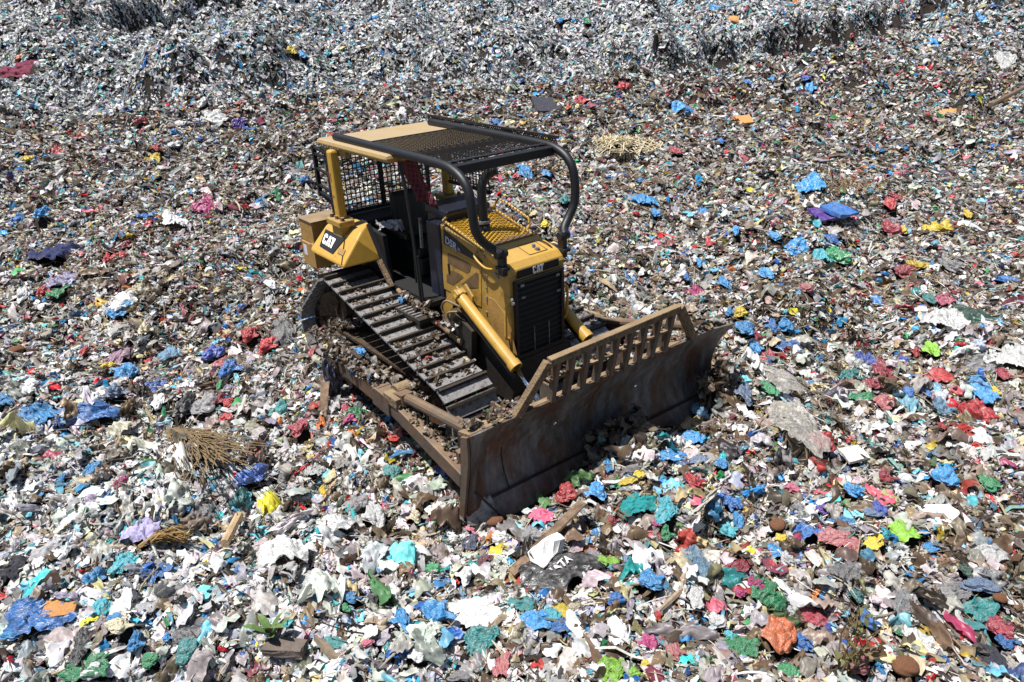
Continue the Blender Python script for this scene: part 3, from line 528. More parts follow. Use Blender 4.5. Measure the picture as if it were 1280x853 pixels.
# ---- tracks
YI, YO = .64, 1.29
def track_path():
    C = [(-1.10, 1.00, .395), (1.30, .40, .40), (-1.74, .46, .40)]
    pts = []
    for cx, cz, r in C:
        for k in range(72): pts.append((cx + r * math.cos(2 * PI * k / 72), cz + r * math.sin(2 * PI * k / 72)))
    pts.sort()
    def cross(o, a, b): return (a[0] - o[0]) * (b[1] - o[1]) - (a[1] - o[1]) * (b[0] - o[0])
    lo, up = [], []
    for p in pts:
        while len(lo) > 1 and cross(lo[-2], lo[-1], p) <= 0: lo.pop()
        lo.append(p)
    for p in reversed(pts):
        while len(up) > 1 and cross(up[-2], up[-1], p) <= 0: up.pop()
        up.append(p)
    h = lo[:-1] + up[:-1]
    L = [0]
    for i in range(len(h)): a, b = h[i], h[(i + 1) % len(h)]; L.append(L[-1] + math.hypot(b[0] - a[0], b[1] - a[1]))
    def f(s):
        s %= L[-1]; i = max(0, int(np.searchsorted(L, s)) - 1); t = (s - L[i]) / (L[i + 1] - L[i]); a, b = h[i], h[(i + 1) % len(h)]
        return V(a[0] + (b[0] - a[0]) * t, 0, a[1] + (b[1] - a[1]) * t)
    return f, L[-1], C
TP, TL, TC = track_path()
bm = BM(); box(bm, (-.085, -.325, -.012), (.085, .325, .012)); box(bm, (-.088, -.322, .008), (-.07, .322, .022))
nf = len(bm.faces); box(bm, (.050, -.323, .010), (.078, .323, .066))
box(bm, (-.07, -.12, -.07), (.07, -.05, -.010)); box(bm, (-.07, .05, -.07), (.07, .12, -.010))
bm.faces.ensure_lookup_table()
for f in list(bm.faces)[nf:]: f.material_index = 1  # dark steel on the grousers paints in the shade of their front faces
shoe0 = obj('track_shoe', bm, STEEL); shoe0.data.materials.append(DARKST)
def make_track(side):
    yc = side * (YI + YO) / 2; o_, i_ = side * YO, side * YI
    bm = BM()                                                       # the frame that carries the wheels
    prism(bm, [(-1.75, .26), (1.25, .24), (1.35, .50), (.9, .62), (-.7, .66), (-1.5, .62), (-1.85, .55)], 'y', yc - .17, yc + .17)
    box(bm, (-1.2, yc - .22, .62), (.6, yc + .20, .66))
    t = obj('track', bm, MUD, dozer)
    n = round(TL / .203)
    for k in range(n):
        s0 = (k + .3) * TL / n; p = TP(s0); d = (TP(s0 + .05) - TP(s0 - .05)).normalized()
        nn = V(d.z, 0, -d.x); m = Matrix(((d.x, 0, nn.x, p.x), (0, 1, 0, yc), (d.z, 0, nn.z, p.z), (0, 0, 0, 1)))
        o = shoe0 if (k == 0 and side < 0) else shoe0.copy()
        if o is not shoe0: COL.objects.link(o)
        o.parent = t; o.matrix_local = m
    for (cx, cz, r), nm in zip(TC, ('drive_sprocket', 'idler_wheel', 'idler_wheel')):
        bm = BM()
        if nm == 'drive_sprocket':
            poly = []
            for k in range(50):
                a = 2 * PI * k / 50; rr = r - (.07 if k % 2 else .12); poly.append((cx + rr * math.cos(a), cz + rr * math.sin(a)))
            prism(bm, poly, 'y', yc - .05, yc + .05); cyl(bm, (cx, yc - .16, cz), (cx, yc + .2, cz), .19)
            for k in range(10): a = 2 * PI * k / 10; cyl(bm, (cx + .24 * math.cos(a), yc + side * .05, cz + .24 * math.sin(a)), (cx + .24 * math.cos(a), yc + side * .08, cz + .24 * math.sin(a)), .022, 6)
        else:
            cyl(bm, (cx, yc - .06, cz), (cx, yc + .06, cz), r - .09, 28); cyl(bm, (cx, yc - .12, cz), (cx, yc + .12, cz), .15)
            for s_ in (-1, 1): cyl(bm, (cx, yc + s_ * .06, cz), (cx, yc + s_ * .10, cz), r - .15, 28)
        obj(nm, bm, MUD, t)
    for k in range(6):
        bm = BM(); x = -1.25 + k * .44; cyl(bm, (x, yc - .14, .22), (x, yc + .14, .22), .12, 16); cyl(bm, (x, yc - .2, .22), (x, yc + .2, .22), .06, 10); obj('track_roller', bm, DARKST, t)
    bm = BM(); prism(bm, [(-1.62, .62), (-1.2, .66), (-1.02, 1.30), (-1.35, 1.15), (-1.7, .8)], 'y', yc + side * .02, yc + side * .20)   # packed dirt in the wheel bay
    bmesh.ops.subdivide_edges(bm, edges=bm.edges, cuts=4, use_grid_fill=True)
    for v in bm.verts: v.co += V(random.uniform(-.05, .05), random.uniform(-.05, .05), random.uniform(-.05, .05))
    obj('packed_dirt', bm, MUD, t)
    return t
make_track(-1); make_track(1)

# ---- belly and main frame
bm = BM()
prism(bm, [(-2.0, .55), (-1.7, .42), (1.7, .42), (1.78, .62), (1.72, .92), (.5, 1.30), (-.3, 1.28), (-2.0, 1.25)], 'y', -.46, .46)
box(bm, (-.55, -.98, .42), (-.25, .98, .60))
obj('main_frame', bm, DARKST, dozer, bevel=.01)
bm = BM(); box(bm, (-1.98, -.58, 1.26), (-1.15, .58, 2.02)); obj('fuel_tank', bm, BLKM, dozer, bevel=.05)  # black tank colour partly paints in the shade beneath the roof
bm = BM()
for s in (-1, 1):                                                  # final drive housings reaching out to the sprockets
    bm = BM(); cyl(bm, (-1.10, s * .46, 1.0), (-1.10, s * .80, 1.0), .26); cyl(bm, (-1.10, s * .8, 1.0), (-1.10, s * .86, 1.0), .20); obj('final_drive', bm, DARKST, dozer)

# ---- engine hood
HX0, HX1, HZ0, HZ1, HW0, HW1 = .41, 1.66, 2.30, 2.03, .40, .39
def hz(x): return HZ0 + (HZ1 - HZ0) * (x - HX0) / (HX1 - HX0)
bm = BM()
prism(bm, [(HX0, 1.30), (1.05, .98), (1.64, .95), (1.685, 1.2), (1.685, 1.90), (1.66, 1.98), (1.60, hz(1.60)), (1.22, hz(1.22)), (1.22, hz(1.22) - .03), (HX0, HZ0 - .03)], 'y', -HW0, HW0)
hood = obj('engine_hood', bm, YEL, dozer, bevel=.035)
def zq(x): return hz(x) + .002
bm = BM(); prism(bm, [(.46, zq(.46) - .035), (1.12, zq(1.12) - .035), (1.12, zq(1.12) - .05), (.46, zq(.46) - .05)], 'y', -.36, .36); obj('hood_top_panel', bm, mat('mustard paint', (150, 112, 48), .6, dust=.3), hood)
bm = BM(); prism(bm, [(1.12, zq(1.12) + .004), (1.26, zq(1.26) + .004), (1.26, zq(1.26) - .02), (1.12, zq(1.12) - .02)], 'y', -.37, .37); obj('dusty_shadow_band', bm, BRONZE, hood)  # dusty strip with the front crossbar's shadow painted into its bronze tone
# mesh over the rear part of the hood top
bm = BM()
x0, x1, w = .46, 1.12, .345
k = 0.0
step = .046
n_ = 14
for i in range(-20, 21):
    # two crossing families of slanted bars, clipped to the rectangle
    for sg in (-1, 1):
        pts = []
        c = i * step * 1.15
        ya, yb = -w, w
        xa = (x0 + x1) / 2 + c + sg * (ya) * .62; xb_ = (x0 + x1) / 2 + c + sg * (yb) * .62
        # clip in x
        def clipx(xa, ya, xb, yb):
            t0, t1 = 0, 1; dx = xb - xa
            if abs(dx) < 1e-6: return None
            ta, tb = (x0 - xa) / dx, (x1 - xa) / dx
            if ta > tb: ta, tb = tb, ta
            t0, t1 = max(0, ta), min(1, tb)
            return None if t0 >= t1 else ((xa + dx * t0, ya + (yb - ya) * t0), (xa + dx * t1, ya + (yb - ya) * t1))
        r = clipx(xa, ya, xb_, yb)
        if r: beam(bm, (r[0][0], r[0][1], zq(r[0][0]) - .005), (r[1][0], r[1][1], zq(r[1][0]) - .005), .013, .007)
obj('hood_mesh', bm, YWIRE, hood)
bm = BM()                                                          # raised rim round that mesh
rim = [V(.44, -.37, zq(.44) + .02), V(.42, -.30, zq(.42) + .035), V(.42, .30, zq(.42) + .035), V(.44, .37, zq(.44) + .02), V(1.24, .37, zq(1.24)), V(1.24, -.37, zq(1.24)), V(.44, -.37, zq(.44) + .02)]
tube(bm, rim, .016, 8, sm=False); obj('mesh_rim', bm, YELC, hood)
bm = BM()                                                          # smooth front cowl with hatch
prism(bm, [(1.24, zq(1.24) - .04), (1.24, zq(1.24) + .012), (1.60, zq(1.60) + .006), (1.665, 1.99), (1.69, 1.93), (1.66, 1.93)], 'y', -.405, .405)
obj('radiator_cowl', bm, YELC, hood, bevel=.03)
bm = BM(); zc = zq(1.45) + .012
for a, b in (((1.34, .0), (1.34, .26)), ((1.34, .26), (1.56, .26)), ((1.56, .26), (1.56, 0)), ((1.56, 0), (1.34, 0))):
    beam(bm, (a[0], a[1], zq(a[0]) + .012), (b[0], b[1], zq(b[0]) + .012), .006, .006)
obj('hatch_seam', bm, BRONZE, hood)
bm = BM(); cyl(bm, (1.44, .16, zc), (1.44, .16, zc + .035), .022, 12); cyl(bm, (1.5, .16, zc - .02), (1.5, .16, zc + .01), .03, 12); obj('filler_cap', bm, STEEL, hood)
bm = BM(); tube(bm, [(1.34, .30, zq(1.34)), (1.38, .32, zq(1.4) + .03), (1.5, .33, zq(1.5) + .03), (1.56, .34, zq(1.56) + .0)], .008, 6); obj('hood_cable', bm, BLK, hood)
# black decal strip with the model lettering
ys = -HW0 - .003
bm = BM(); q = [yp(554.4, 286.5, ys), yp(554.4, 305, ys), yp(603, 331, ys), yp(603, 326.5, ys)]
prism(bm, [(p.x, p.z) for p in q], 'y', ys, ys + .002); strip = obj('decal_strip', bm, BLK, hood)
def text(name, body, material, parent, origin, ex, ey, size, depth=.002, bold=.0):
    cu = bpy.data.curves.new(name, 'FONT'); cu.body = body; cu.size = size; cu.extrude = depth; cu.offset = bold; cu.align_x = 'LEFT'
    tmp = bpy.data.objects.new('tmp', cu); COL.objects.link(tmp); dg = bpy.context.evaluated_depsgraph_get(); me = bpy.data.meshes.new_from_object(tmp.evaluated_get(dg))
    bpy.data.objects.remove(tmp); me.name = name; me.materials.clear(); me.materials.append(material)
    ex = ex.normalized(); n = ex.cross(ey).normalized(); ey = n.cross(ex)
    m = Matrix(((ex.x, ey.x, n.x, origin.x), (ex.y, ey.y, n.y, origin.y), (ex.z, ey.z, n.z, origin.z), (0, 0, 0, 1)))
    o = bpy.data.objects.new(name, me); COL.objects.link(o); o.parent = parent; o.matrix_local = m; return o
slope = V(HX1 - HX0, 0, HZ1 - HZ0).normalized()
o_ = yp(556, 303.2, ys - .003); text('model_lettering', 'D5R', SILV, strip, o_ + V(.0, 0, .0), slope, V(0, 0, 1), .125, .001, .004)
text('series_lettering', 'XL', SILV, strip, o_ + slope * .255 + V(0, 0, .02), slope, V(0, 0, 1), .05, .001, .001)
# side door with openings, seams and bolts
def zp(zx, zy): return 530 + zx / 5.3333, 240 + zy / 5.3333
door = None
bm = BM()
q = [yp(*zp(*a), -HW0) for a in ((125, 362), (385, 495), (385, 770), (128, 640))]
prism(bm, [(p.x, p.z) for p in q], 'y', -HW0 - .008, -HW0 + .01); door = obj('side_door', bm, YEL, hood, bevel=.004)
for poly in ([(158, 405), (215, 432), (315, 488), (305, 530), (285, 540), (205, 498), (160, 470)], [(150, 555), (190, 522), (255, 555), (262, 570), (195, 622), (152, 600)], [(250, 615), (350, 535), (362, 545), (362, 640), (300, 640)]):
    bm = BM(); q = [yp(*zp(*a), -HW0 - .01) for a in poly]; prism(bm, [(p.x, p.z) for p in q], 'y', -HW0 - .012, -HW0 - .0095); obj('door_opening', bm, BRONZE, door)
bm = BM(); q = [yp(*zp(*a), -HW0 - .01) for a in ((165, 480), (172, 545))]; beam(bm, q[0], q[1], .02, .03); q = [yp(*zp(*a), -HW0 - .01) for a in ((150, 488), (200, 560))]; obj('door_latch', bm, BLK, door)
bm = BM()
for zy in (560, 600, 640, 700, 720, 800):
    p = yp(*zp(418, zy), -HW0 - .002); cyl(bm, p, p + V(0, -.015, 0), .013, 8)
for zx, zy in ((590, 720), (600, 745), (480, 545), (495, 570), (405, 430), (850, 300)):
    p = yp(*zp(zx, zy), -HW0 - .002); 
    if zx < 700: cyl(bm, p, p + V(0, -.02, 0), .018, 8)
obj('bolt', bm, STEEL, hood)
bm = BM(); q = [yp(*zp(*a), -HW0 - .002) for a in ((430, 700), (470, 720), (530, 800), (560, 853), (620, 1090), (430, 960))]
prism(bm, [(p.x, p.z) for p in q], 'y', -HW0 - .006, -HW0 + .002); obj('sunlit_dirt_patch', bm, BOXM, hood)  # thin tan patch painting the sunlit lower hood side, with whitish dirt
# nameplate and grille on the front
bm = BM(); box(bm, (1.682, -.30, 1.895), (1.70, .31, 1.985)); npl = obj('name_plate', bm, BLKM, hood, bevel=.008)
def cat_logo(parent, o, ex, ey, h, depth=.003, withtri=True):
    """the block letters C A T with the small triangle under the A; o = lower left corner"""
    ex = ex.normalized(); ey = ey.normalized(); n = ex.cross(ey).normalized()
    Cc = [(0.62, .36), (.62, .16), (.5, 0), (.14, 0), (0, .16), (0, .84), (.14, 1), (.5, 1), (.62, .84), (.62, .66), (.38, .66), (.38, .74), (.34, .78), (.28, .78), (.24, .74), (.24, .26), (.28, .22), (.34, .22), (.38, .26), (.38, .36)]
    A1 = [(.66, 0), (.90, 1), (1.16, 1), (1.40, 0), (1.17, 0), (1.03, .66), (.89, 0)]
    Tt = [(1.30, 1), (1.30, .78), (1.50, .78), (1.50, 0), (1.74, 0), (1.74, .78), (1.94, .78), (1.94, 1)]
    bm = BM()
    for P in (Cc, A1, Tt):
        A = [bm.verts.new(o + ex * (p[0] * h) + ey * (p[1] * h) + n * depth) for p in P]; B = [bm.verts.new(o + ex * (p[0] * h) + ey * (p[1] * h)) for p in P]
        f = bm.faces.new(A); g = bm.faces.new(B[::-1])
        for i in range(len(P)): bm.faces.new((A[i], A[(i + 1) % len(P)], B[(i + 1) % len(P)], B[i]))
    bmesh.ops.triangulate(bm, faces=[f for f in bm.faces if len(f.verts) > 4])
    obj('lettering', bm, WHITE, parent)
    if withtri:
        bm = BM(); P = [(.84, 0), (1.22, 0), (1.03, .34)]; bm.faces.new([bm.verts.new(o + ex * (p[0] * h) + ey * (p[1] * h) + n * (depth + .001)) for p in P]); obj('emblem_triangle', bm, DECALY, parent)
cat_logo(npl, V(1.7005, -.08, 1.9), V(0, 1, 0), V(0, 0, 1), .08)
bm = BM()
for a, b in (((-.36, .94), (-.32, 1.875)), ((.32, .94), (.36, 1.875)), ((-.32, 1.84), (.32, 1.875)), ((-.32, .94), (.32, .99))): box(bm, (1.688, a[0], a[1]), (1.725, b[0], b[1]))
box(bm, (1.687, -.32, .99), (1.692, .32, 1.84))
gr = obj('radiator_grille', bm, BLK, hood)
for k in range(13):
    bm = BM(); z = 1.02 + k * .064; prism(bm, [(1.694, z), (1.716, z + .012), (1.716, z + .022), (1.694, z + .04)], 'y', -.318, .318); obj('louver', bm, BLKM, gr)
bm = BM()
for y in (-.1, .12): box(bm, (1.718, y, .99), (1.724, y + .008, 1.28))
for y, z in ((-.28, 1.80), (.24, 1.79), (-.27, 1.66), (.25, 1.60)): box(bm, (1.725, y, z), (1.728, y + .05, z + .03))
obj('grille_bar', bm, STEEL, gr)
bm = BM(); prism(bm, [(1.60, .93), (1.70, .93), (1.76, .60), (1.60, .50)], 'y', -.42, .42); obj('crankcase_guard', bm, RUST, dozer, bevel=.01)
for s in (-1, 1):
    bm = BM(); y = s * .43; tube(bm, [(1.66, s * .40, 1.62), (1.67, y + s * .02, 1.60), (1.67, y + s * .03, 1.50), (1.66, y + s * .03, 1.30), (1.65, y + s * .02, 1.22), (1.64, s * .40, 1.20)], .016, 8); obj('grab_handle', bm, YELC, hood, smooth=True)
bm = BM()                                                          # yellow rail on the far side of the hood
tube(bm, [(.42, .38, 2.30), (.46, .44, 2.42), (.60, .45, 2.40), (1.02, .45, 2.28), (1.06, .44, 2.22), (1.06, .38, 2.17)], .016, 8, sm=False); obj('hood_rail', bm, YELC, hood)
bm = BM(); tube(bm, [(1.12, -.39, 2.12), (1.15, -.46, 2.06), (1.35, -.47, 1.98), (1.50, -.44, 2.00), (1.52, -.40, 2.03)], .013, 8); obj('hood_rail', bm, YELC, hood, smooth=True)

# ---- exhaust
bm = BM(); tube(bm, [(.80, -.05, 2.10), (.80, -.05, 2.35), (.80, -.05, 2.68), (.81, -.02, 2.78), (.86, .03, 2.87), (.90, .06, 2.90)], .055, 14); tube(bm, [(.80, -.05, 2.12), (.80, -.05, 2.28)], .075, 14, sm=False); tube(bm, [(.86, .03, 2.87), (.92, .08, 2.905)], .062, 14, sm=False)
obj('exhaust_pipe', bm, BLK, dozer, smooth=True)
bm = BM(); tube(bm, [(.80, -.05, 2.29), (.80, -.05, 2.32)], .085, 14, sm=False); obj('exhaust_clamp', bm, STEEL, dozer)

# ---- canopy
RX0, RX1, RZ = -1.72, .10, 3.05
bm = BM(); box(bm, (RX0, -.84, RZ - .06), (RX1, .84, RZ + .04)); roof = obj('canopy_roof', bm, DUSTY, dozer, bevel=.045)
bm = BM(); box(bm, (RX0 + .04, -.80, RZ - .14), (-1.0, -.74, RZ - .05)); box(bm, (RX0 + .04, .74, RZ - .14), (-.2, .80, RZ - .05)); box(bm, (RX0 + .04, -.74, RZ - .14), (RX0 + .12, .74, RZ - .05)); obj('roof_rim', bm, DUSTY, roof, bevel=.01)
bm = BM()
for k in range(9): p = V(-1.64 + k * .07, -.842, RZ - .03 - .012 * (k % 2)); cyl(bm, p, p + V(0, -.012, 0), .014, 6)
obj('bolt', bm, STEEL, roof)
for s in (-1, 1):
    bm = BM(); box(bm, (-1.30, s * .85 - .07, 2.12), (-1.16, s * .85 + .05, RZ - .05)); post = obj('roof_post', bm, YELC, dozer, bevel=.03)
    bm = BM(); box(bm, (-1.42, s * .86 - .13, 2.04), (-1.04, s * .86 + .09, 2.12)); box(bm, (-1.36, s * .86 - .09, 1.5), (-1.10, s * .86 + .05, 2.04)); fl = obj('post_foot', bm, YEL, post, bevel=.012)
    for dx in (-.15, 0, .15):
        bm = BM(); p = V(-1.23 + dx, s * .86 - s * -.06, 2.12); cyl(bm, p, p + V(0, 0, .045), .028, 6); obj('bolt', bm, CAKED, post)
bm = BM(); box(bm, (-1.305, -.924, 2.62), (-1.29, -.90, 2.72)); p = V(-1.24, -.922, 2.75)
box(bm, (-1.25, -.923, 2.60), (-1.235, -.92, 2.72)); box(bm, (-1.25, -.923, 2.40), (-1.22, -.92, 2.43)); obj('post_mark', bm, BRONZE, dozer)
SW = .72
swp = [(-1.36, 3.13), (-.4, 3.12), (.6, 3.11), (1.0, 3.10), (1.20, 3.08), (1.38, 3.01), (1.49, 2.89), (1.53, 2.69), (1.535, 2.50), (1.53, 2.36), (1.56, 2.26), (1.64, 2.20)]
swy = [.72, .72, .72, .72, .72, .72, .72, .72, .70, .62, .52, .45]
bars = []
for s in (-1, 1):
    bm = BM(); tube(bm, [V(a[0], s * y, a[1]) for a, y in zip(swp, swy)], .050, 14, 5)
    sw = obj('sweep_bar', bm, BLK, dozer, smooth=True)
    bm = BM(); box(bm, (1.57, s * .435 - .03, 1.95), (1.67, s * .435 + .03, 2.22)); box(bm, (1.56, s * .44 - .05, 2.02), (1.70, s * .44 + .05, 2.06)); cyl(bm, (1.62, s * .38, 2.2), (1.62, s * .52, 2.2), .05, 12); obj('sweep_bracket', bm, BLK, sw, bevel=.008)
bm = BM(); box(bm, (1.10, -.70, 3.00), (1.22, .70, 3.10)); box(bm, (1.04, -.66, 3.10), (1.10, .66, 3.125)); obj('front_crossbar', bm, BLK, dozer, bevel=.01)
for a_, b_ in (((-.715, -.66, 3.112), (-.70, .70, 3.124)), ((.35, -.66, 3.06), (.39, .66, 3.10))):
    bm = BM(); box(bm, a_, b_); obj('mesh_support', bm, BLK, dozer)
bm = BM()                                                          # expanded metal mesh over the front of the roof
MX0, MX1, MY = -.70, 1.12, .68
for i in range(-60, 60):
    for sg in (-1, 1):
        c = MX0 + i * .052
        pa = [c, -MY, c + sg * 2 * MY * .5 + 0, MY]
        xa, xb2 = c, c + sg * 2 * MY * .52
        lo, hi = 0., 1.; dx = xb2 - xa; ta, tb = (MX0 - xa) / dx, (MX1 - xa) / dx
        if ta > tb: ta, tb = tb, ta
        lo, hi = max(0, ta), min(1, tb)
        if lo < hi - .01: beam(bm, (xa + dx * lo, -MY + 2 * MY * lo, 3.118 + .003 * sg), (xa + dx * hi, -MY + 2 * MY * hi, 3.118 + .003 * sg), .0085, .005)
obj('canopy_mesh', bm, WIRE, dozer)
bm = BM()                                                          # upright mesh strip along the far side
for k in range(64):
    x = -1.38 + k * .04; beam(bm, (x, .74, 3.12), (x + .08, .74, 3.215 - .01 * k / 64), .008, .012)
    beam(bm, (x + .08, .744, 3.12), (x, .744, 3.215 - .01 * k / 64), .008, .012)
beam(bm, (-1.42, .74, 3.215), (1.24, .74, 3.20), .022, .022); beam(bm, (-1.42, .74, 3.12), (-1.42, .74, 3.22), .022, .022)
obj('side_mesh', bm, WIRE, dozer)
bm = BM()                                                          # rear window guard
for k in range(24): y = -.74 + k * .0645; beam(bm, (-1.62, y, 2.08), (-1.62, y, 2.92), .012, .012)
for k in range(13): z = 2.1 + k * .0675; beam(bm, (-1.615, -.75, z), (-1.615, .75, z), .012, .012)
for s in (-1, 1): beam(bm, (-1.62, s * .76, 2.03), (-1.62, s * .76, 2.98), .05, .05)
beam(bm, (-1.62, -.76, 2.06), (-1.62, .76, 2.06), .05, .05); beam(bm, (-1.62, 0, 2.06), (-1.62, 0, 2.94), .04, .04)
obj('rear_guard', bm, WIRE, dozer)
bm = BM()
for x, z0, z1 in ((-1.86, 2.30, 2.98), (-1.46, 2.24, 2.94)): beam(bm, (x, -.82, z0), (x, -.82, z1), .05, .05)
for z in (2.34, 2.44, 2.66, 2.86, 2.94): beam(bm, (-1.86, -.82, z + .02), (-1.46, -.82, z - .03), .035, .028)
beam(bm, (-1.86, -.82, 2.95), (-1.62, -.76, 2.95), .03, .03); beam(bm, (-1.86, -.82, 2.34), (-1.62, -.76, 2.20), .03, .03)
obj('side_guard', bm, BLK, dozer)
bm = BM()                                                          # side wire screens between post and console
for k in range(14): x = -1.1 + k * .07; beam(bm, (x, .80, 2.35), (x, .80, 2.92), .012, .012)
for k in range(8): z = 2.38 + k * .07; beam(bm, (-1.12, .805, z), (-.15, .805, z), .012, .012)
beam(bm, (-1.12, .80, 2.33), (-.15, .80, 2.33), .04, .04)
obj('side_screen', bm, WIRE, dozer)

# ---- cab
cab = bpy.data.objects.new('operator_cab', None); COL.objects.link(cab); cab.parent = dozer
bm = BM(); box(bm, (-1.15, -.62, 1.28), (.42, .62, 1.34)); obj('floor_plate', bm, BLKM, cab)
bm = BM(); box(bm, (-.9, -.24, 1.34), (-.35, .26, 1.62)); box(bm, (-.86, -.26, 1.62), (-.34, .28, 1.76)); s_ = obj('seat', bm, SEAT, cab, bevel=.05)
bm = BM(); prism(bm, [(-1.02, 1.72), (-.86, 1.72), (-.94, 2.38), (-1.06, 2.38)], 'y', -.24, .26); obj('backrest', bm, SEAT, s_, bevel=.05)
for s in (-1, 1): bm = BM(); box(bm, (-.92, s * .34 - .06, 1.88), (-.42, s * .34 + .06, 1.96)); obj('armrest', bm, SEAT, s_, bevel=.02)
bm = BM(); box(bm, (.12, -.42, 1.30), (.40, .42, 2.27)); box(bm, (-.02, -.30, 2.05), (.42, .30, 2.33)); prism(bm, [(-.04, 2.32), (.44, 2.32), (.46, 2.40), (-.02, 2.43)], 'y', -.32, .32); obj('console', bm, NAVY, cab, bevel=.02)
for P_ in ([(-.05, .1, 1.34), (-.1, .1, 1.8), (-.2, .12, 2.05)], [(-.3, -.38, 1.34), (-.28, -.38, 1.9), (-.25, -.38, 2.1)]):
    bm = BM(); tube(bm, P_, .014, 6); obj('lever', bm, BLK, cab)
bm = BM(); beam(bm, (.02, -.44, 1.9), (.04, -.44, 2.28), .03, .03); obj('console_trim', bm, STEEL, cab)
bm = BM(); tube(bm, [V(.22, -.64, 1.24), V(.21, -.65, 1.9), V(.16, -.66, 2.62), V(.10, -.68, 3.0)], .022, 8); tube(bm, [V(.27, -.64, 1.24), V(.26, -.65, 1.9)], .014, 8, sm=False); obj('grab_pole', bm, BLK, cab)
bm = BM(); prism(bm, [(-1.1, 1.40), (-.55, 1.34), (-.62, 1.95), (-1.1, 2.0)], 'y', -.62, -.56); obj('side_panel', bm, BLK, cab)
bm = BM(); beam(bm, (-.93, -.64, 2.05), (-.52, -.64, 1.42), .05, .04); obj('door_edge', bm, BLK, cab)
bm = BM(); beam(bm, (-.60, -.72, 1.66), (-.38, -.70, 1.35), .06, .04); obj('cab_stay', bm, CAKED, cab)
# step under the cab door
bm = BM(); box(bm, (-.22, -.86, 1.14), (.50, -.60, 1.20)); box(bm, (-.18, -.84, 1.02), (.46, -.60, 1.14)); st = obj('foot_step', bm, DARKST, dozer, bevel=.01)
bm = BM()
for k in range(8): box(bm, (-.18 + k * .08, -.85, 1.20), (-.15 + k * .08, -.62, 1.213))
obj('step_tread', bm, STEEL, st)
bm = BM(); tube(bm, [(-.34, -.64, 1.30), (.05, -.66, 1.16), (.34, -.66, 1.14), (.66, -.64, 1.10)], .030, 8); tube(bm, [(.62, -.64, 1.12), (.80, -.62, 1.04), (1.0, -.60, .98)], .034, 8); obj('hose_guard', bm, CAKED, dozer, smooth=True)

# ---- rear fenders with the emblem
def fender(s):
    f = lambda x, y, z: V(x, s * y, z)
    bm = BM()
    hull(bm, [f(-1.66, 1.16, 1.62), f(-.73, 1.16, 1.62), f(-.70, .60, 1.62), f(-1.66, .60, 1.62), f(-1.70, 1.16, 1.66), f(-.74, 1.16, 1.66), f(-1.68, .905, 1.925), f(-.78, .90, 1.93), f(-.84, .80, 2.0), f(-1.0, .60, 2.05), f(-1.70, .60, 2.03), f(-1.70, .8, 1.98)])
    return obj('fender', bm, YELC, dozer, bevel=.03)
fd = fender(-1); fender(1)
p0 = V(-1.66, -1.16, 1.66); nrm = V(0, -(1.925 - 1.66), (1.16 - .905)).normalized(); nrm = V(0, -.27, .255).normalized(); nrm = V(0, -.72, .69).normalized()
b0, t0 = V(0, -1.16, 1.66), V(0, -.905, 1.93); up_ = (t0 - b0).normalized(); nrm = V(1, 0, 0).cross(up_).normalized(); 
pf = p0 + nrm * .012
pan = [pl(x, y, pf, nrm) for x, y in ((406.9, 286.5), (430.9, 298), (415.5, 317.4), (399.3, 307.5))]
bm = BM(); A = [bm.verts.new(p) for p in pan]; B = [bm.verts.new(p - nrm * .02) for p in pan]; bm.faces.new(A); bm.faces.new(B[::-1])
for i in range(4): bm.faces.new((A[i], A[(i + 1) % 4], B[(i + 1) % 4], B[i]))
dec = obj('emblem_panel', bm, BLK, fd)
Lc = pl(405, 306.5, pf, nrm); Rc = pl(418.5, 313.2, pf, nrm); Tc = pl(411.5, 296.0, pf, nrm)
# letters sheared like the sticker: x along the panel, y along its tilted side
ex = (Rc - Lc); hgt = .165; eyv = (pan[0] - pan[3]).normalized()
Lo = pan[3] + (pan[2] - pan[3]) * .10 + (pan[0] - pan[3]) * .22
wid = (pan[2] - pan[3]).length * .80; hh = wid / 1.94
def logo_sheared(parent, o, exv, eyv, wid, hgt, n):
    M2 = BM()
    Cc = [(0.62, .36), (.62, .16), (.5, 0), (.14, 0), (0, .16), (0, .84), (.14, 1), (.5, 1), (.62, .84), (.62, .66), (.38, .66), (.38, .74), (.34, .78), (.28, .78), (.24, .74), (.24, .26), (.28, .22), (.34, .22), (.38, .26), (.38, .36)]
    A1 = [(.66, 0), (.90, 1), (1.16, 1), (1.40, 0), (1.17, 0), (1.03, .66), (.89, 0)]
    Tt = [(1.30, 1), (1.30, .78), (1.50, .78), (1.50, 0), (1.74, 0), (1.74, .78), (1.94, .78), (1.94, 1)]
    for P in (Cc, A1, Tt): M2.faces.new([M2.verts.new(o + exv * (p[0] / 1.94 * wid) + eyv * (p[1] * hgt) + n * .004) for p in P])
    bmesh.ops.triangulate(M2, faces=M2.faces[:])
    obj('lettering', M2, WHITE, parent)
    M2 = BM(); M2.faces.new([M2.verts.new(o + exv * (p[0] / 1.94 * wid) + eyv * (p[1] * hgt) + n * .006) for p in ((.84, 0), (1.22, 0), (1.03, .34))]); obj('emblem_triangle', M2, DECALY, parent)
logo_sheared(dec, Lo, (pan[2] - pan[3]).normalized(), eyv, wid, (pan[0] - pan[3]).length * .58, nrm)
q = [pl(360 + x / 8.53, 240 + y / 8.53, pf, nrm) for x, y in ((545, 595), (610, 620), (585, 680), (520, 650))]
bm = BM(); A = [bm.verts.new(p) for p in q]; B = [bm.verts.new(p - nrm * .02) for p in q]; bm.faces.new(A); bm.faces.new(B[::-1])
for i in range(4): bm.faces.new((A[i], A[(i + 1) % 4], B[(i + 1) % 4], B[i]))
obj('latch', bm, BOXM, fd)
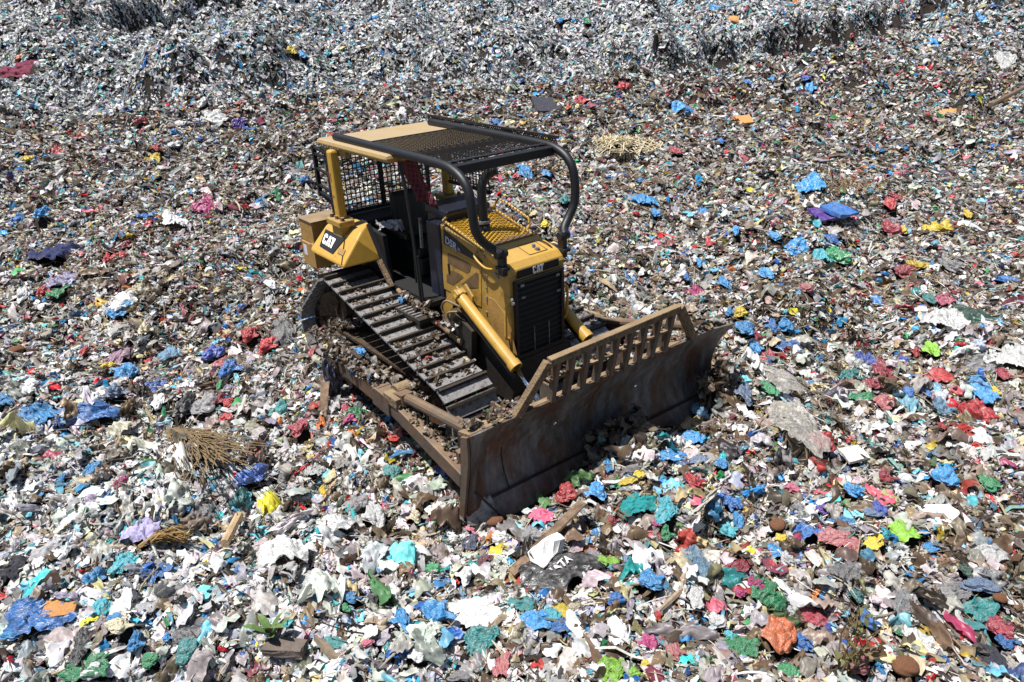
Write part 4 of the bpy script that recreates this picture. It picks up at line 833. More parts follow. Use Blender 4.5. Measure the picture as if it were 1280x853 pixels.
bm = BM(); a = pl(430.5, 297.6, pf, nrm); b = pl(426.5, 331, pf, nrm); beam(bm, a - nrm * .006, b - nrm * .006, .008, .012, up=nrm); a2 = pl(443, 303, pf, nrm); b2 = pl(407.5, 285.2, pf, nrm)
obj('seam', bm, BLKM, fd)

# ---- rear toolboxes
bm = BM(); box(bm, (-2.36, -.985, 1.62), (-1.95, -.50, 1.93)); tb = obj('tool_box', bm, BOXM, dozer, bevel=.008)
bm = BM(); box(bm, (-2.38, -1.0, 1.93), (-1.93, -.48, 1.945)); obj('lid', bm, CAKED, tb, bevel=.003)
bm = BM(); prism(bm, [(-2.34, 1.27), (-1.94, 1.27), (-1.94, 1.60), (-2.0, 1.64), (-2.06, 1.617), (-2.34, 1.617)], 'y', -1.01, -.5); lb = obj('battery_box', bm, BOXM, dozer, bevel=.008)
bm = BM(); box(bm, (-2.28, -1.013, 1.42), (-2.17, -1.01, 1.57)); obj('sticker', bm, LABELW, lb)
bm = BM(); box(bm, (-2.36, .50, 1.3), (-1.95, .985, 1.93)); obj('tool_box', bm, BOXM, dozer, bevel=.008)

# ---- blade
BA, BT = .133, .088
def bl(x, y, z): return V(2.84 + x + BA * y, y, z + BT * y)
def prof(t):                                     # t 0 bottom .. 1 top -> x, z of the working face
    z = -.02 + 1.09 * t; x = -.06 + .0 - .74 * t * (1 - t) + .06 * t ** 2 + (.05 * (1 - t) ** 3)
    return x, z
NB, NY = 16, 34
HWB = 1.68
bm = BM(); F = []; Bk = []
for j in range(NY + 1):
    y = -HWB + 2 * HWB * j / NY; rf, rb = [], []
    e = max(0, abs(y) - (HWB - .26)) / .26
    for i in range(NB + 1):
        t = i / NB; x, z = prof(t); dx = .10 * e * (t - .2) ; th = .035
        if y < 0: dx = e * (-.17 + .17 * min(1, t * 1.3) - x)
        rf.append(bm.verts.new(bl(x + dx + random.uniform(-.004, .004), y, z))); rb.append(bm.verts.new(bl(x + dx - th - .05 * math.sin(PI * t), y, z)))
    F.append(rf); Bk.append(rb)
for j in range(NY):
    for i in range(NB):
        bm.faces.new((F[j][i], F[j + 1][i], F[j + 1][i + 1], F[j][i + 1])); bm.faces.new((Bk[j][i], Bk[j][i + 1], Bk[j + 1][i + 1], Bk[j + 1][i]))
    for i in (0, NB): bm.faces.new((F[j][i], F[j + 1][i], Bk[j + 1][i], Bk[j][i]))
for j in (0, NY):
    for i in range(NB): bm.faces.new((F[j][i], F[j][i + 1], Bk[j][i + 1], Bk[j][i]))
blade = obj('blade', bm, MOLD, dozer)
bm = BM()                                        # cutting edge, three bolted lengths, and end bits
for a, b in ((-1.42, -.5), (-.495, .5), (.505, 1.42)):
    P = [bl(prof(0)[0] + .03, a, -.06), bl(prof(0)[0] + .03, b, -.06), bl(prof(.17)[0] + .03, b, prof(.17)[1]), bl(prof(.17)[0] + .03, a, prof(.17)[1])]
    A = [bm.verts.new(p) for p in P]; Bv = [bm.verts.new(p + V(-.035, 0, 0)) for p in P]; bm.faces.new(A); bm.faces.new(Bv[::-1])
    for i in range(4): bm.faces.new((A[i], A[(i + 1) % 4], Bv[(i + 1) % 4], Bv[i]))
obj('cutting_edge', bm, MOLD, blade)
for s in (-1, 1):
    bm = BM(); x0_, x1_ = prof(0)[0] + .035, prof(.2)[0] + .035
    o2 = -.15 if s < 0 else .03
    P = [bl(x0_, s * 1.425, -.07), bl(x0_ + o2, s * 1.69, -.05), bl(x1_ + o2 * .72, s * 1.69, .20), bl(x1_, s * 1.425, .20)]
    A = [bm.verts.new(p) for p in P]; Bv = [bm.verts.new(p + V(-.035, 0, 0)) for p in P]; bm.faces.new(A); bm.faces.new(Bv[::-1])
    for i in range(4): bm.faces.new((A[i], A[(i + 1) % 4], Bv[(i + 1) % 4], Bv[i]))
    obj('end_bit', bm, STEEL, blade)
bm = BM(); prism(bm, [(-.0, 0), (.0, .02), (-.02, .02), (-.02, 0)], 'x', 0, 1); bm.free()
bm = BM(); beam(bm, bl(prof(.42)[0] + .012, -1.655, prof(.42)[1]), bl(prof(.0)[0] + .05, -1.42, 0.02), .012, .02)
beam(bm, bl(prof(.19)[0] + .03, -1.43, prof(.19)[1]), bl(prof(.19)[0] + .03, 1.43, prof(.19)[1]), .012, .012)
for k_ in range(1, 6): beam(bm, bl(prof(k_ * .1)[0] + .004, -1.19 - .004 * k_, prof(k_ * .1)[1]), bl(prof(k_ * .1 + .1)[0] + .004, -1.19 - .004 * k_, prof(k_ * .1 + .1)[1]), .010, .010)
obj('weld_seam', bm, DARKST, blade)
for s in (-1,):
    bm = BM(); A, Bv = [], []
    for t_ in [k / 10 for k in range(11)]:
        e_ = 1; x_, z_ = prof(t_); A.append(bl(-.18 + .17 * min(1, t_ * 1.3), s * 1.685, z_))
    A += [bl(-.12, s * 1.685, 1.03), bl(-.17, s * 1.685, .5), bl(-.26, s * 1.685, 0.0)]
    P_ = [bm.verts.new(p) for p in A]; Q_ = [bm.verts.new(p + V(0, s * .03, 0)) for p in A]; bm.faces.new(P_); bm.faces.new(Q_[::-1])
    for i in range(len(A)): bm.faces.new((P_[i], P_[(i + 1) % len(A)], Q_[(i + 1) % len(A)], Q_[i]))
    bmesh.ops.triangulate(bm, faces=[f for f in bm.faces if len(f.verts) > 4])
    obj('end_plate', bm, RUST, blade)
bm = BM()                                        # box section ribs and top channel at the back
for y0, y1, d in ((-1.67, -.95, .19), (-.95, .95, .12), (.95, 1.66, .19)):
    P = [bl(-.03, y0, 1.075), bl(-.03, y1, 1.075), bl(-.03 - d, y1, 1.03), bl(-.03 - d, y0, 1.03)]
    A = [bm.verts.new(p) for p in P]; Bv = [bm.verts.new(p + V(0, 0, -.05)) for p in P]; bm.faces.new(A); bm.faces.new(Bv[::-1])
    for i in range(4): bm.faces.new((A[i], A[(i + 1) % 4], Bv[(i + 1) % 4], Bv[i]))
obj('top_channel', bm, CAKED, blade)
bm = BM()
beam(bm, bl(-.38, -1.6, .62), bl(-.38, 1.6, .62), .08, .12); beam(bm, bl(-.32, -1.6, .2), bl(-.32, 1.6, .2), .10, .16)
for y in (-1.50, -1.1, -.5, .5, 1.1, 1.50): beam(bm, bl(-.42, y, .08), bl(-.42, y, 1.0), .03, .16, up=(1, 0, 0))
obj('back_rib', bm, RUST, blade)
# rubbish rack on top
def rk(y, z, x=-.01): return bl(x + .09 * (z - 1.07) / .45 - .02, y, z)
GT = 1.56
bm = BM(); beam(bm, rk(-.83, GT), rk(.80, GT), .085, .075); top = obj('rack_guard', bm, CAKED, blade, bevel=.008)
for s, yb, yt in ((-1, -1.15, -.84), (1, 1.15, .81)):
    bm = BM(); beam(bm, rk(yb, 1.05), rk(yt, GT + .005), .09, .075, up=(1, 0, 0)); obj('slanted_end_bar', bm, CAKED, top, bevel=.006)
NBAR = 9
for k in range(NBAR):
    y = -.74 + k * 1.46 / (NBAR - 1); bm = BM(); beam(bm, rk(y, 1.05), rk(y, GT - .02), .055, .07, up=(1, 0, 0)); obj('rack_bar', bm, RUST, top)
bm = BM(); beam(bm, rk(-.80, 1.32, -.03), rk(.78, 1.32, -.01), .07, .022); obj('rack_shelf', bm, CAKED, top)

# ---- push arms, braces and lift cylinders
for s in (-1, 1):
    off = BT * s * 1.6
    e = bl(-.30, s * 1.60, .22)
    bm = BM(); a0, a1, a2 = V(-.62, s * 1.52, .58), V(.75, s * 1.56, .56), bl(-.30, s * 1.60, .42)
    beam(bm, a0, a1, .17, .24); beam(bm, a1, a2 + V(.05, 0, 0), .15, .19); beam(bm, V(.62, s * 1.57, .55), V(1.0, s * 1.57, .53), .19, .25)
    arm = obj('push_arm', bm, RUST, dozer, bevel=.012)
    bm = BM(); cyl(bm, (-.45, s * 1.2, .50), (-.45, s * 1.66, .50), .15); obj('trunnion', bm, MUD, arm)
    bm = BM(); cyl(bm, (.96, s * 1.36, .66), (.96, s * 1.54, .66), .10); box(bm, (.9, s * 1.56 - .1, .58), (1.18, s * 1.56 + .1, .70)); obj('arm_bracket', bm, CAKED, arm, bevel=.01)
    bm = BM(); b1 = bl(-.16, s * 1.55, .99); tube(bm, [V(1.1, s * 1.52, .66), V(1.30, s * 1.52, .70), b1], lambda t: .062, 12, sm=False); beam(bm, V(1.02, s * 1.52, .64), V(1.22, s * 1.52, .68), .15, .13); obj('tilt_brace', bm, RUST, arm, smooth=False)
    bm = BM(); beam(bm, V(1.6, s * 1.53, .42), V(1.62, s * 1.53, .74), .02, .02); tube(bm, [V(.95, s * 1.45, .62), V(1.5, s * 1.42, .60), V(2.1, s * 1.45, .75)], .02, 6); obj('arm_hose', bm, BLK, arm)
    bm = BM(); beam(bm, V(1.3, s * 1.3, .44), bl(-.34, s * .9, .35), .10, .12); obj('diagonal_brace', bm, RUST, arm)
    c0, c1, c2 = V(.93, s * .56, 1.58), V(1.93, s * .545, .99), V(2.62 + BA * s * .55, s * .54, .60 + BT * s * .55)
    bm = BM(); tube(bm, [c0, c1], .066, 16, sm=False); tube(bm, [c1 - (c1 - c0).normalized() * .08, c1], .078, 16, sm=False); tube(bm, [c0, c0 + (c1 - c0).normalized() * .05], .08, 16, sm=False); lc = obj('lift_cylinder', bm, YELC, dozer, smooth=False)
    bm = BM(); tube(bm, [c1, c2], .030, 12, sm=False); obj('piston_rod', bm, CHROME, lc, smooth=True)
    bm = BM(); d = (c1 - c0).normalized(); dn = V(0, 0, -.11); tube(bm, [c0 + dn + d * .1, c1 + dn], .018, 8, sm=False); beam(bm, c0 + dn * .9 + d * .05, c1 + dn * .9, .06, .08); obj('cylinder_pipe', bm, BLKM, lc)
    bm = BM(); prism(bm, [(.62, 1.20), (.70, 1.36), (.86, 1.60), (.98, 1.70), (1.12, 1.58), (1.05, 1.20)], 'y', s * .47, s * .50); prism(bm, [(.84, 1.50), (.94, 1.655), (1.02, 1.61), (.95, 1.46)], 'y', s * .50, s * .63); obj('cylinder_yoke', bm, YEL, lc, bevel=.01)
    bm = BM(); prism(bm, [(.40, 1.24), (.80, 1.62), (.96, 1.56), (.66, 1.16), (.5, 1.12)], 'y', s * .485, s * .50); obj('yoke_plate', bm, YEL, lc, bevel=.006)
    bm = BM(); tube(bm, [V(.82, s * .66, 1.22), V(.74, s * .68, 1.38), V(.84, s * .68, 1.50), V(.98, s * .64, 1.48), V(1.02, s * .6, 1.44)], .014, 8); tube(bm, [V(.90, s * .66, 1.2), V(.88, s * .7, 1.36), V(1.0, s * .64, 1.40)], .014, 8); obj('hydraulic_hose', bm, CAKED, lc, smooth=True)
    bm = BM(); prism(bm, [(.70, .95), (1.15, .80), (1.2, 1.2), (.8, 1.36)], 'y', s * .52, s * .60); obj('valve_cover', bm, DARKST, lc)

# ---- cloth and rag inside the cab
def cloth_obj(name, P, Q, R, m, lab, cat, nx=14, ny=18, amp=.03):
    bm = BM(); g = []
    for i in range(nx + 1):
        row = []
        for j in range(ny + 1):
            a, b = i / nx, j / ny; p = P + (Q - P) * a + (R - P) * b; p = p + V(0, amp * math.sin(a * 11 + b * 2) * (.4 + b), .3 * amp * math.sin(b * 7 + a * 3)) + V(.02 * math.sin(b * 9), 0, 0)
            row.append(bm.verts.new(p))
        g.append(row)
    for i in range(nx):
        for j in range(ny): bm.faces.new((g[i][j], g[i + 1][j], g[i + 1][j + 1], g[i][j + 1]))
    o = obj(name, bm, m, None, smooth=True); sd = o.modifiers.new('thick', 'SOLIDIFY'); sd.thickness = .006; return tag(o, lab, cat)
cloth_obj('hanging_cloth', V(-.55, -.36, 2.96), V(-.05, -.36, 2.96), V(-.22, -.34, 2.44), PLAID, 'dark red checked cloth hanging from the bulldozer canopy above the seat', 'cloth')

# ---- litter that has landed on the machine (past counting)
def patch(o, e1, e2, n, count, size, rs, pr, weights, lift=.4, tilt=28):
    o, e1, e2, n = [np.array(q, float) for q in (o, e1, e2, n)]
    a = rs.uniform(0, 1, (count, 2)); c = o + e1 * a[:, :1] + e2 * a[:, 1:]
    s = size * np.exp(rs.normal(0, .4, count)); n0 = n / np.linalg.norm(n)
    nn = n0 + rs.normal(0, math.tan(math.radians(tilt)) * .6, (count, 3)); nn /= np.linalg.norm(nn, axis=1)[:, None]
    r = rs.normal(0, 1, (count, 3)); f1 = r - nn * (r * nn).sum(1)[:, None]; f1 /= np.linalg.norm(f1, axis=1)[:, None]; f2 = np.cross(nn, f1)
    P, T = pr; p = P[rs.randint(0, len(P), count)]
    w = p[:, :, 0:1] * (f1 * s[:, None])[:, None] + p[:, :, 1:2] * (f2 * s[:, None] * .7)[:, None] + p[:, :, 2:3] * (nn * s[:, None])[:, None] + (c + n0 * (s * lift * rs.uniform(0, 1, count))[:, None])[:, None]
    W = weights / weights.sum(); ci = rs.choice(len(PAL), count, p=W); col = PAL[ci] * np.exp(rs.normal(0, .25, count))[:, None]
    d = rs.beta(2.5, 1.6, count)[:, None]; col = col * (1 - d) + np.array(lin((100, 84, 68))) * d
    return w.astype('f4'), T, np.clip(col, .01, .8)
rs = np.random.RandomState(21); WB = W_BROWN.copy(); WB[[3, 4]] += .5; WB[5] += .45; WB[[0, 1, 2]] += .12
mp = []
for s in (-1, 1):
    y0 = s * .97 - .29
    mp.append(patch((-.95, y0, 1.415), (2.25, 0, -.62), (0, .58, 0), (.27, 0, 1), 420, .03, rs, P4, WB, .3, 18))
    mp.append(patch((.55, y0, 1.01), (.85, 0, -.23), (0, .58, 0), (.27, 0, 1), 300, .045, rs, P4, WB, .9))
    yy = s * 1.18 - .12
    mp.append(patch((-1.55, yy + s * .1, .46), (2.6, 0, .0), (0, .24, 0), (0, 0, 1), 1100, .06, rs, P4, WB, 1.2, 40))
    mp.append(patch((-.6, s * 1.52 - .12, .68), (1.3, 0, -.03), (0, .2, 0), (0, 0, 1), 600, .062, rs, P4, WB, 1.1, 40))
    mp.append(patch((-1.60, s * 1.08 - .1, .50), (.9, 0, .30), (0, .2, 0), (0, 0, 1), 500, .05, rs, P4, WB, 1.4, 50))
    mp.append(patch((1.0, s * 1.57 - .07, .62), (1.3, 0, -.17), (0, .14, 0), (0, 0, 1), 80, .04, rs, P4, WB, .5, 25))
    b = bl(-.26, s * 1.3 - .34, 1.06); mp.append(patch(b, (.0 + BA * .68, .68, BT * .68), (.24, 0, .02), (0, 0, 1), 95, .06, rs, P4, WB, .6, 30))
    mp.append(patch((-.2, s * .62 - .12, 1.3), (1.2, 0, -.12), (0, .12, 0), (0, 0, 1), 110, .06, rs, P4, WB, .6, 30))
b = rk(-.8, 1.35, -.1); mp.append(patch(b, (.2, 1.55, .13), (.1, 0, 0), (0, 0, 1), 110, .04, rs, P4, WB, .5, 25))
mp.append(patch((1.35, -1.3, .10), (.8, 0, .03), (0, 2.6, 0), (0, 0, 1), 1500, .12, rs, P4, W_BROWN, 1.2, 35))
mp.append(patch((-2.3, -1.4, .02), (4.4, 0, 0), (0, 2.8, 0), (0, 0, 1), 2500, .12, rs, P4, W_BROWN, .8, 30))
WD = np.zeros(20); WD[[4, 5, 6, 2, 10]] = (.2, .35, .5, .1, .05)
mp.append(patch(bl(.02, -.35, .02), (BA * .7, .75, .06), (-.12, 0, .42), (1, 0, .4), 330, .09, rs, P5, WD, 1.6, 50))
mp.append(patch(bl(.03, 1.25, .02), (BA * .4, .45, .03), (-.10, 0, .50), (1, 0, .4), 240, .09, rs, P5, WD, 1.6, 50))
tag(build_soup('machine_litter', mp, LIT), 'small dry scraps of plastic and plant matter lying over the bulldozer tracks and arms', kind='stuff')

# ------------------------------------------------------------------ single bags, sheets and rags one can pick out
def ridge3(P, rr, k, f0, f1, amp):
    o = 0
    W = P + .22 * np.sin(P[:, [1, 2, 0]] * 3.1 + rr.uniform(0, 6, 3)) + .1 * np.sin(P[:, [2, 0, 1]] * 7.3 + rr.uniform(0, 6, 3))
    for i in range(k):
        d = rr.normal(0, 1, 3); d /= np.linalg.norm(d); f = f0 * (f1 / f0) ** (i / max(1, k - 1))
        t = (W @ d) * f + rr.uniform(0, 1)
        o = o + (np.abs((t % 1) - .5) * 2 - .5) * amp / f ** .75
    return o
def mesh_from(name, co, faces, smooth):
    me = bpy.data.meshes.new(name); me.from_pydata(co.tolist(), [], faces); me.update()
    me.polygons.foreach_set('use_smooth', [smooth] * len(me.polygons)); me.materials.append(None); return me
def bag_mesh(seed):
    rr = np.random.RandomState(seed); bm = BM(); bmesh.ops.create_icosphere(bm, subdivisions=5, radius=1)
    P = np.array([v.co[:] for v in bm.verts]); F_ = [[v.index for v in f.verts] for f in bm.faces]; bm.free()
    r = 1 + ridge3(P, rr, 5, .6, 1.6, .16); zz = ridge3(P * np.array([.7, 1.5, 1.]), rr, 11, .8, 5.5, .34); th = np.arctan2(P[:, 1], P[:, 0])
    r = r * (1 + .12 * np.sin(2 * th + rr.uniform(0, 6)) + .12 * np.sin(3 * th + rr.uniform(0, 6)))
    Q = P * r[:, None]; Q[:, 2] += zz * (P[:, 2] > -.2) * np.abs(P[:, 2]) ** .5; Q[:, :2] *= (1 + .10 * zz)[:, None]
    if seed % 3:                                        # a gathered neck with flared handles
        t = np.clip((P[:, 0] - .62) / .38, 0, 1); Q[:, 0] += .75 * t ** 1.5; w = 1 - 1.1 * t * (1 - t) * 2.2; Q[:, 1] *= np.maximum(w, .25); Q[:, 2] *= np.maximum(w, .25)
    Q[:, 2] = np.where(Q[:, 2] > 0, Q[:, 2] * .62, Q[:, 2] * .25)
    Q[:, :2] *= .5 / np.abs(Q[:, :2]).max(0)[None]; Q[:, 2] *= .5
    return mesh_from('plastic_bag', Q, F_, True)
def sheet_mesh(seed, n=40, amp=.16, drape=.12, gath=0):
    rr = np.random.RandomState(seed); g = np.linspace(-.5, .5, n); X, Y = np.meshgrid(g, g, indexing='ij')
    th = np.arctan2(Y, X); rad = 1 + .14 * np.sin(2 * th + rr.uniform(0, 6)) + .1 * np.sin(3 * th + rr.uniform(0, 6)) + .07 * np.sin(7 * th + rr.uniform(0, 6)) + .04 * np.sin(13 * th)
    cut = 1 - .22 * np.abs(X * Y) * 4; X = X * rad * cut; Y = Y * rad * cut
    P = np.stack([X, Y, 0 * X], -1).reshape(-1, 3)
    Z = ridge3(P * 2, rr, 9, .5, 6, amp * 1.3) + drape * (1 - 4 * (P[:, 0] ** 2 + P[:, 1] ** 2))
    if gath:
        t2 = np.arctan2(P[:, 1], P[:, 0] + .62); Z = Z + .6 * gath * np.abs(np.sin(t2 * 17 + 1.2 * np.sin(P[:, 0] * 9))) * (P[:, 0] + .6)
    P[:, 2] = Z; P[:, 0] += ridge3(P * 2, rr, 4, 1, 3, .04); P[:, 1] += ridge3(P * 2, rr, 4, 1, 3, .04)
    i = np.arange(n * n).reshape(n, n); q = np.stack([i[:-1, :-1], i[:-1, 1:], i[1:, 1:], i[1:, :-1]], -1).reshape(-1, 4)[:, ::-1]
    return mesh_from('sheet', P, q.tolist(), True)
def ball_mesh(seed):
    rr = np.random.RandomState(seed); bm = BM(); bmesh.ops.create_icosphere(bm, subdivisions=4, radius=.5)
    P = np.array([v.co[:] for v in bm.verts]); F_ = [[v.index for v in f.verts] for f in bm.faces]; bm.free()
    P = P * (1 + ridge3(P, rr, 4, .8, 2.5, .12))[:, None]; P[:, 2] *= .85; return mesh_from('ball', P, F_, True)
def board_mesh(seed):
    rr = np.random.RandomState(seed); bm = BM(); bmesh.ops.create_cube(bm, size=1); bmesh.ops.subdivide_edges(bm, edges=bm.edges, cuts=7, use_grid_fill=True)
    P = np.array([v.co[:] for v in bm.verts]); F_ = [[v.index for v in f.verts] for f in bm.faces]; bm.free()
    P[:, 2] = P[:, 2] * .12 + ridge3(P, rr, 4, .5, 2, .07); P[:, :2] += ridge3(P, rr, 3, 2, 5, .04)[:, None]; return mesh_from('board', P, F_, False)
KM = {'b': [bag_mesh(s) for s in range(1, 11)], 's': [sheet_mesh(s, 48, .13, .12, .05 if s % 2 else 0) for s in range(20, 28)], 'f': [sheet_mesh(s, 56, .05, .20, .12) for s in range(30, 33)],
      'c': [sheet_mesh(s, 36, .10, .18, .10) for s in range(40, 45)], 'n': [ball_mesh(s) for s in range(50, 53)], 'p': [sheet_mesh(s, 14, .14, .1) for s in range(60, 64)], 'w': [board_mesh(70), board_mesh(71)]}
NOUN = {'b': ('plastic_bag', 'plastic bag', 'crumpled'), 's': ('plastic_sheet', 'plastic film', 'wrinkled'), 'f': ('plastic_sheet', 'plastic sheet', 'pleated'), 'c': ('rag', 'cloth rag', 'rumpled'),
        'n': ('coconut', 'coconut', 'round'), 'p': ('food_packet', 'snack packet', 'crushed'), 'w': ('board', 'board', 'flat')}
CLR = {'sky blue': (50, 156, 222), 'blue': (36, 120, 200), 'royal blue': (36, 76, 172), 'pale blue': (128, 180, 214), 'navy': (34, 44, 84), 'periwinkle': (84, 124, 208), 'aqua': (70, 190, 206), 'teal': (34, 140, 140),
       'green': (34, 150, 92), 'lime green': (150, 214, 50), 'dark green': (32, 84, 66), 'red': (200, 28, 40), 'crimson': (168, 34, 60), 'magenta': (196, 44, 124), 'pink': (226, 112, 142), 'orange': (228, 118, 62),
       'yellow': (240, 208, 40), 'white': (236, 236, 234), 'cream': (226, 214, 180), 'beige': (222, 216, 206), 'grey': (172, 170, 172), 'black': (22, 22, 28), 'brown': (116, 76, 50), 'tan': (196, 140, 84), 'purple': (96, 48, 168),
       'lavender': (176, 168, 206), 'maroon': (112, 34, 60), 'mauve': (172, 132, 156), 'olive': (126, 116, 50), 'charcoal': (52, 52, 62), 'blue grey': (104, 130, 164), 'rose': (190, 104, 108)}
MC = {}
def cmat(c, k):
    key = (c, 'h' if k in 'nwc' else 'f')
    if key not in MC:
        if key[1] == 'h': MC[key] = mat(c + ' rough', CLR[c], .85, noise=.35, nscale=12, spots=((110, 92, 74), 8, .56, .74), bump=.6)
        else: MC[key] = film_mat(c + ' film', False, lin(CLR[c]), .34, .12 if c in ('black', 'navy', 'charcoal') else .22, .42, .5 if c == 'beige' else (.35 if c in ('grey', 'pale blue') else 0))
    return MC[key]
RI = random.Random(4)
def place(mesh, px, py, w, h, m, name, rot=None, z=.35, lift=0.0, embed=.12):
    P = at(px, py + h * .18); dep = float((P - CP) @ CF); d = (P - CP) / np.linalg.norm(P - CP)
    sx = w * dep / FPX; el = max(.25, -d[2]); sy = min(h * dep / FPX / el * .85, 1.7 * sx); sy = max(sy, .5 * sx if w > 2 * h else .6 * sx); sz = z * min(sx, sy) / .5
    o = bpy.data.objects.new(name, mesh); COL.objects.link(o)
    e1 = Vector((RH[0], RH[1], 0)); ang = math.radians(RI.uniform(-22, 22) if rot is None else rot)
    e = .2; n = Vector((-(float(H(P[0] + e, P[1])) - float(H(P[0] - e, P[1]))) / (2 * e), -(float(H(P[0], P[1] + e)) - float(H(P[0], P[1] - e))) / (2 * e), 1)).normalized()
    n = (n + Vector((0, 0, 1))).normalized(); e1 = (e1 - n * e1.dot(n)).normalized(); e2 = n.cross(e1)
    a1 = e1 * math.cos(ang) + e2 * math.sin(ang); a2 = n.cross(a1)
    if RI.random() < .5 and rot is None: a1, a2 = -a1, -a2
    zz = float(H(P[0], P[1])) + (.05 if w < 28 else (.075 if name == 'plastic_bag' else .05)) + lift + sz * .04
    o.matrix_world = Matrix(((a1.x * sx, a2.x * sy, n.x * sz, P[0]), (a1.y * sx, a2.y * sy, n.y * sz, P[1]), (a1.z * sx, a2.z * sy, n.z * sz, zz), (0, 0, 0, 1)))
    if m: o.material_slots[0].link = 'OBJECT'; o.material_slots[0].material = m
    return o

# landmarks used to tell the bags apart
LM = [(385, 300, "the bulldozer's rear boxes"), (440, 400, "the bulldozer's near track"), (520, 560, "the near push arm"), (640, 640, "the blade's near corner"), (780, 560, "the middle of the blade"), (915, 470, "the blade's far end"),
      (700, 330, "the bulldozer's grille"), (470, 150, "the canopy's rear edge"), (690, 170, "the canopy's front corner"), (975, 794, "the orange bag"), (545, 768, "the pair of big blue bags"), (590, 750, "the big white cloth"),
      (710, 700, "the black sack with lettering"), (1176, 645, "the large white sheet"), (996, 524, "the big beige sheet"), (1222, 520, "the long red bag"), (1045, 268, "the blue and purple board"), (770, 178, "the pale straw heap"),
      (250, 570, "the dry palm frond"), (340, 795, "the small green plant"), (355, 690, "the big white spread sheet"), (232, 510, "the black bag"), (320, 425, "the red bags in a cluster"), (30, 91, "the long maroon sheet"),
      (1257, 73, "the white sheet in the far corner"), (1129, 836, "the large brown coconut"), (954, 742, "the green and magenta bags"), (1168, 289, "the large yellow bag"), (160, 469, "the long sky blue bag"), (40, 775, "the wide blue sheet"),
      (819, 54, "the dark post on the slope"), (69, 318, "the navy rag"), (255, 256, "the magenta film"), (1218, 398, "the dark green sheet"), (1128, 666, "the lime green packet")]
USED = {}
def autolabel(px, py, w, c, k):
    nn = NOUN[k]; size = 'small ' if w < 15 else ('large ' if w > 38 else '')
    best = sorted(((abs(px - a) + 1.3 * abs(py - b), a, b, t) for a, b, t in LM if abs(px - a) + abs(py - b) > 7))
    for _, a, b, t in best:
        dx, dy = px - a, py - b
        if abs(dx) > 1.6 * abs(dy): rel = 'right of' if dx > 0 else 'left of'
        elif abs(dy) > 1.6 * abs(dx): rel = 'just below' if dy > 0 else 'just above'
        else: rel = ('below' if dy > 0 else 'above') + ' and ' + ('right' if dx > 0 else 'left') + ' of'
        s = f"{size}{nn[2]} {c} {nn[1]} {rel} {t}"
        if len(s.split()) <= 16 and s not in USED: USED[s] = 1; return s
    return s
# px, py, width, height in the photo, colour, kind, label (when written by hand)
for it in IT:
    px, py, w, h, c, k = it[:6]
    lab = it[6] if len(it) > 6 else autolabel(px, py, w, c, k)
    n, noun, _ = NOUN[k]
    if k == 'n' and c in ('white',): n, noun = 'foam_bowl', 'bowl'
    if c in ('tan', 'beige', 'brown', 'white', 'charcoal') and k == 'w': n, noun = {'white': ('foam_board', 'foam board'), 'tan': ('cardboard_piece', 'cardboard')}.get(c, ('board', 'board'))
    f = 1.06 if k in 'bscf' else 1.0
    o = place(RI.choice(KM[k]), px, py, w * f, h * f * (.8 if k == 'n' else 1), cmat(c, k), n, z={'b': .34, 's': .32, 'f': .34, 'c': .36, 'n': .42, 'p': .3, 'w': .3}[k], rot=None if k != 'w' else RI.uniform(-15, 15))
    tag(o, lab, {'b': 'plastic bag', 's': 'plastic film', 'f': 'plastic sheet', 'c': 'cloth', 'n': 'coconut', 'p': 'packet', 'w': 'board'}[k] if n != 'foam_bowl' else 'bowl', {'b': 'loose plastic bags', 's': 'loose pieces of plastic film', 'f': 'loose plastic sheets', 'c': 'rags in the litter', 'n': 'coconuts in the litter', 'p': 'snack packets in the litter', 'w': 'flat boards in the litter'}[k])

# blue bag caught on the push arm and blue bottle top bits on the track
for p, s, c, lab in ((V(.02, -1.46, .80), .20, 'sky blue', 'bright sky blue bag lying on the near push arm'), (V(-.12, -.72, 1.24), .13, 'sky blue', 'small round blue bag on the near track beside the foot step'), (V(-.38, -1.70, .38), .26, 'navy', 'dark navy rag hanging down off the rear of the push arm')):
    o = bpy.data.objects.new('plastic_bag', KM['b'][2]); COL.objects.link(o); o.location = p; o.scale = (s, s * .8, s * .9); o.material_slots[0].link = 'OBJECT'; o.material_slots[0].material = cmat(c, 'b'); tag(o, lab, 'plastic bag')
    if c == 'navy': o.rotation_euler = (0, PI / 2, 0); o.scale = (.62, .28, .3)

o = bpy.data.objects.new('rag', KM['c'][1]); COL.objects.link(o); o.location = (-.72, -.44, 2.02); o.scale = (.34, .22, .34); o.rotation_euler = (.2, .3, .8); o.material_slots[0].link = 'OBJECT'; o.material_slots[0].material = cmat('grey', 'c')
tag(o, 'grey crumpled rag lying beside the seat inside the bulldozer cab', 'cloth')
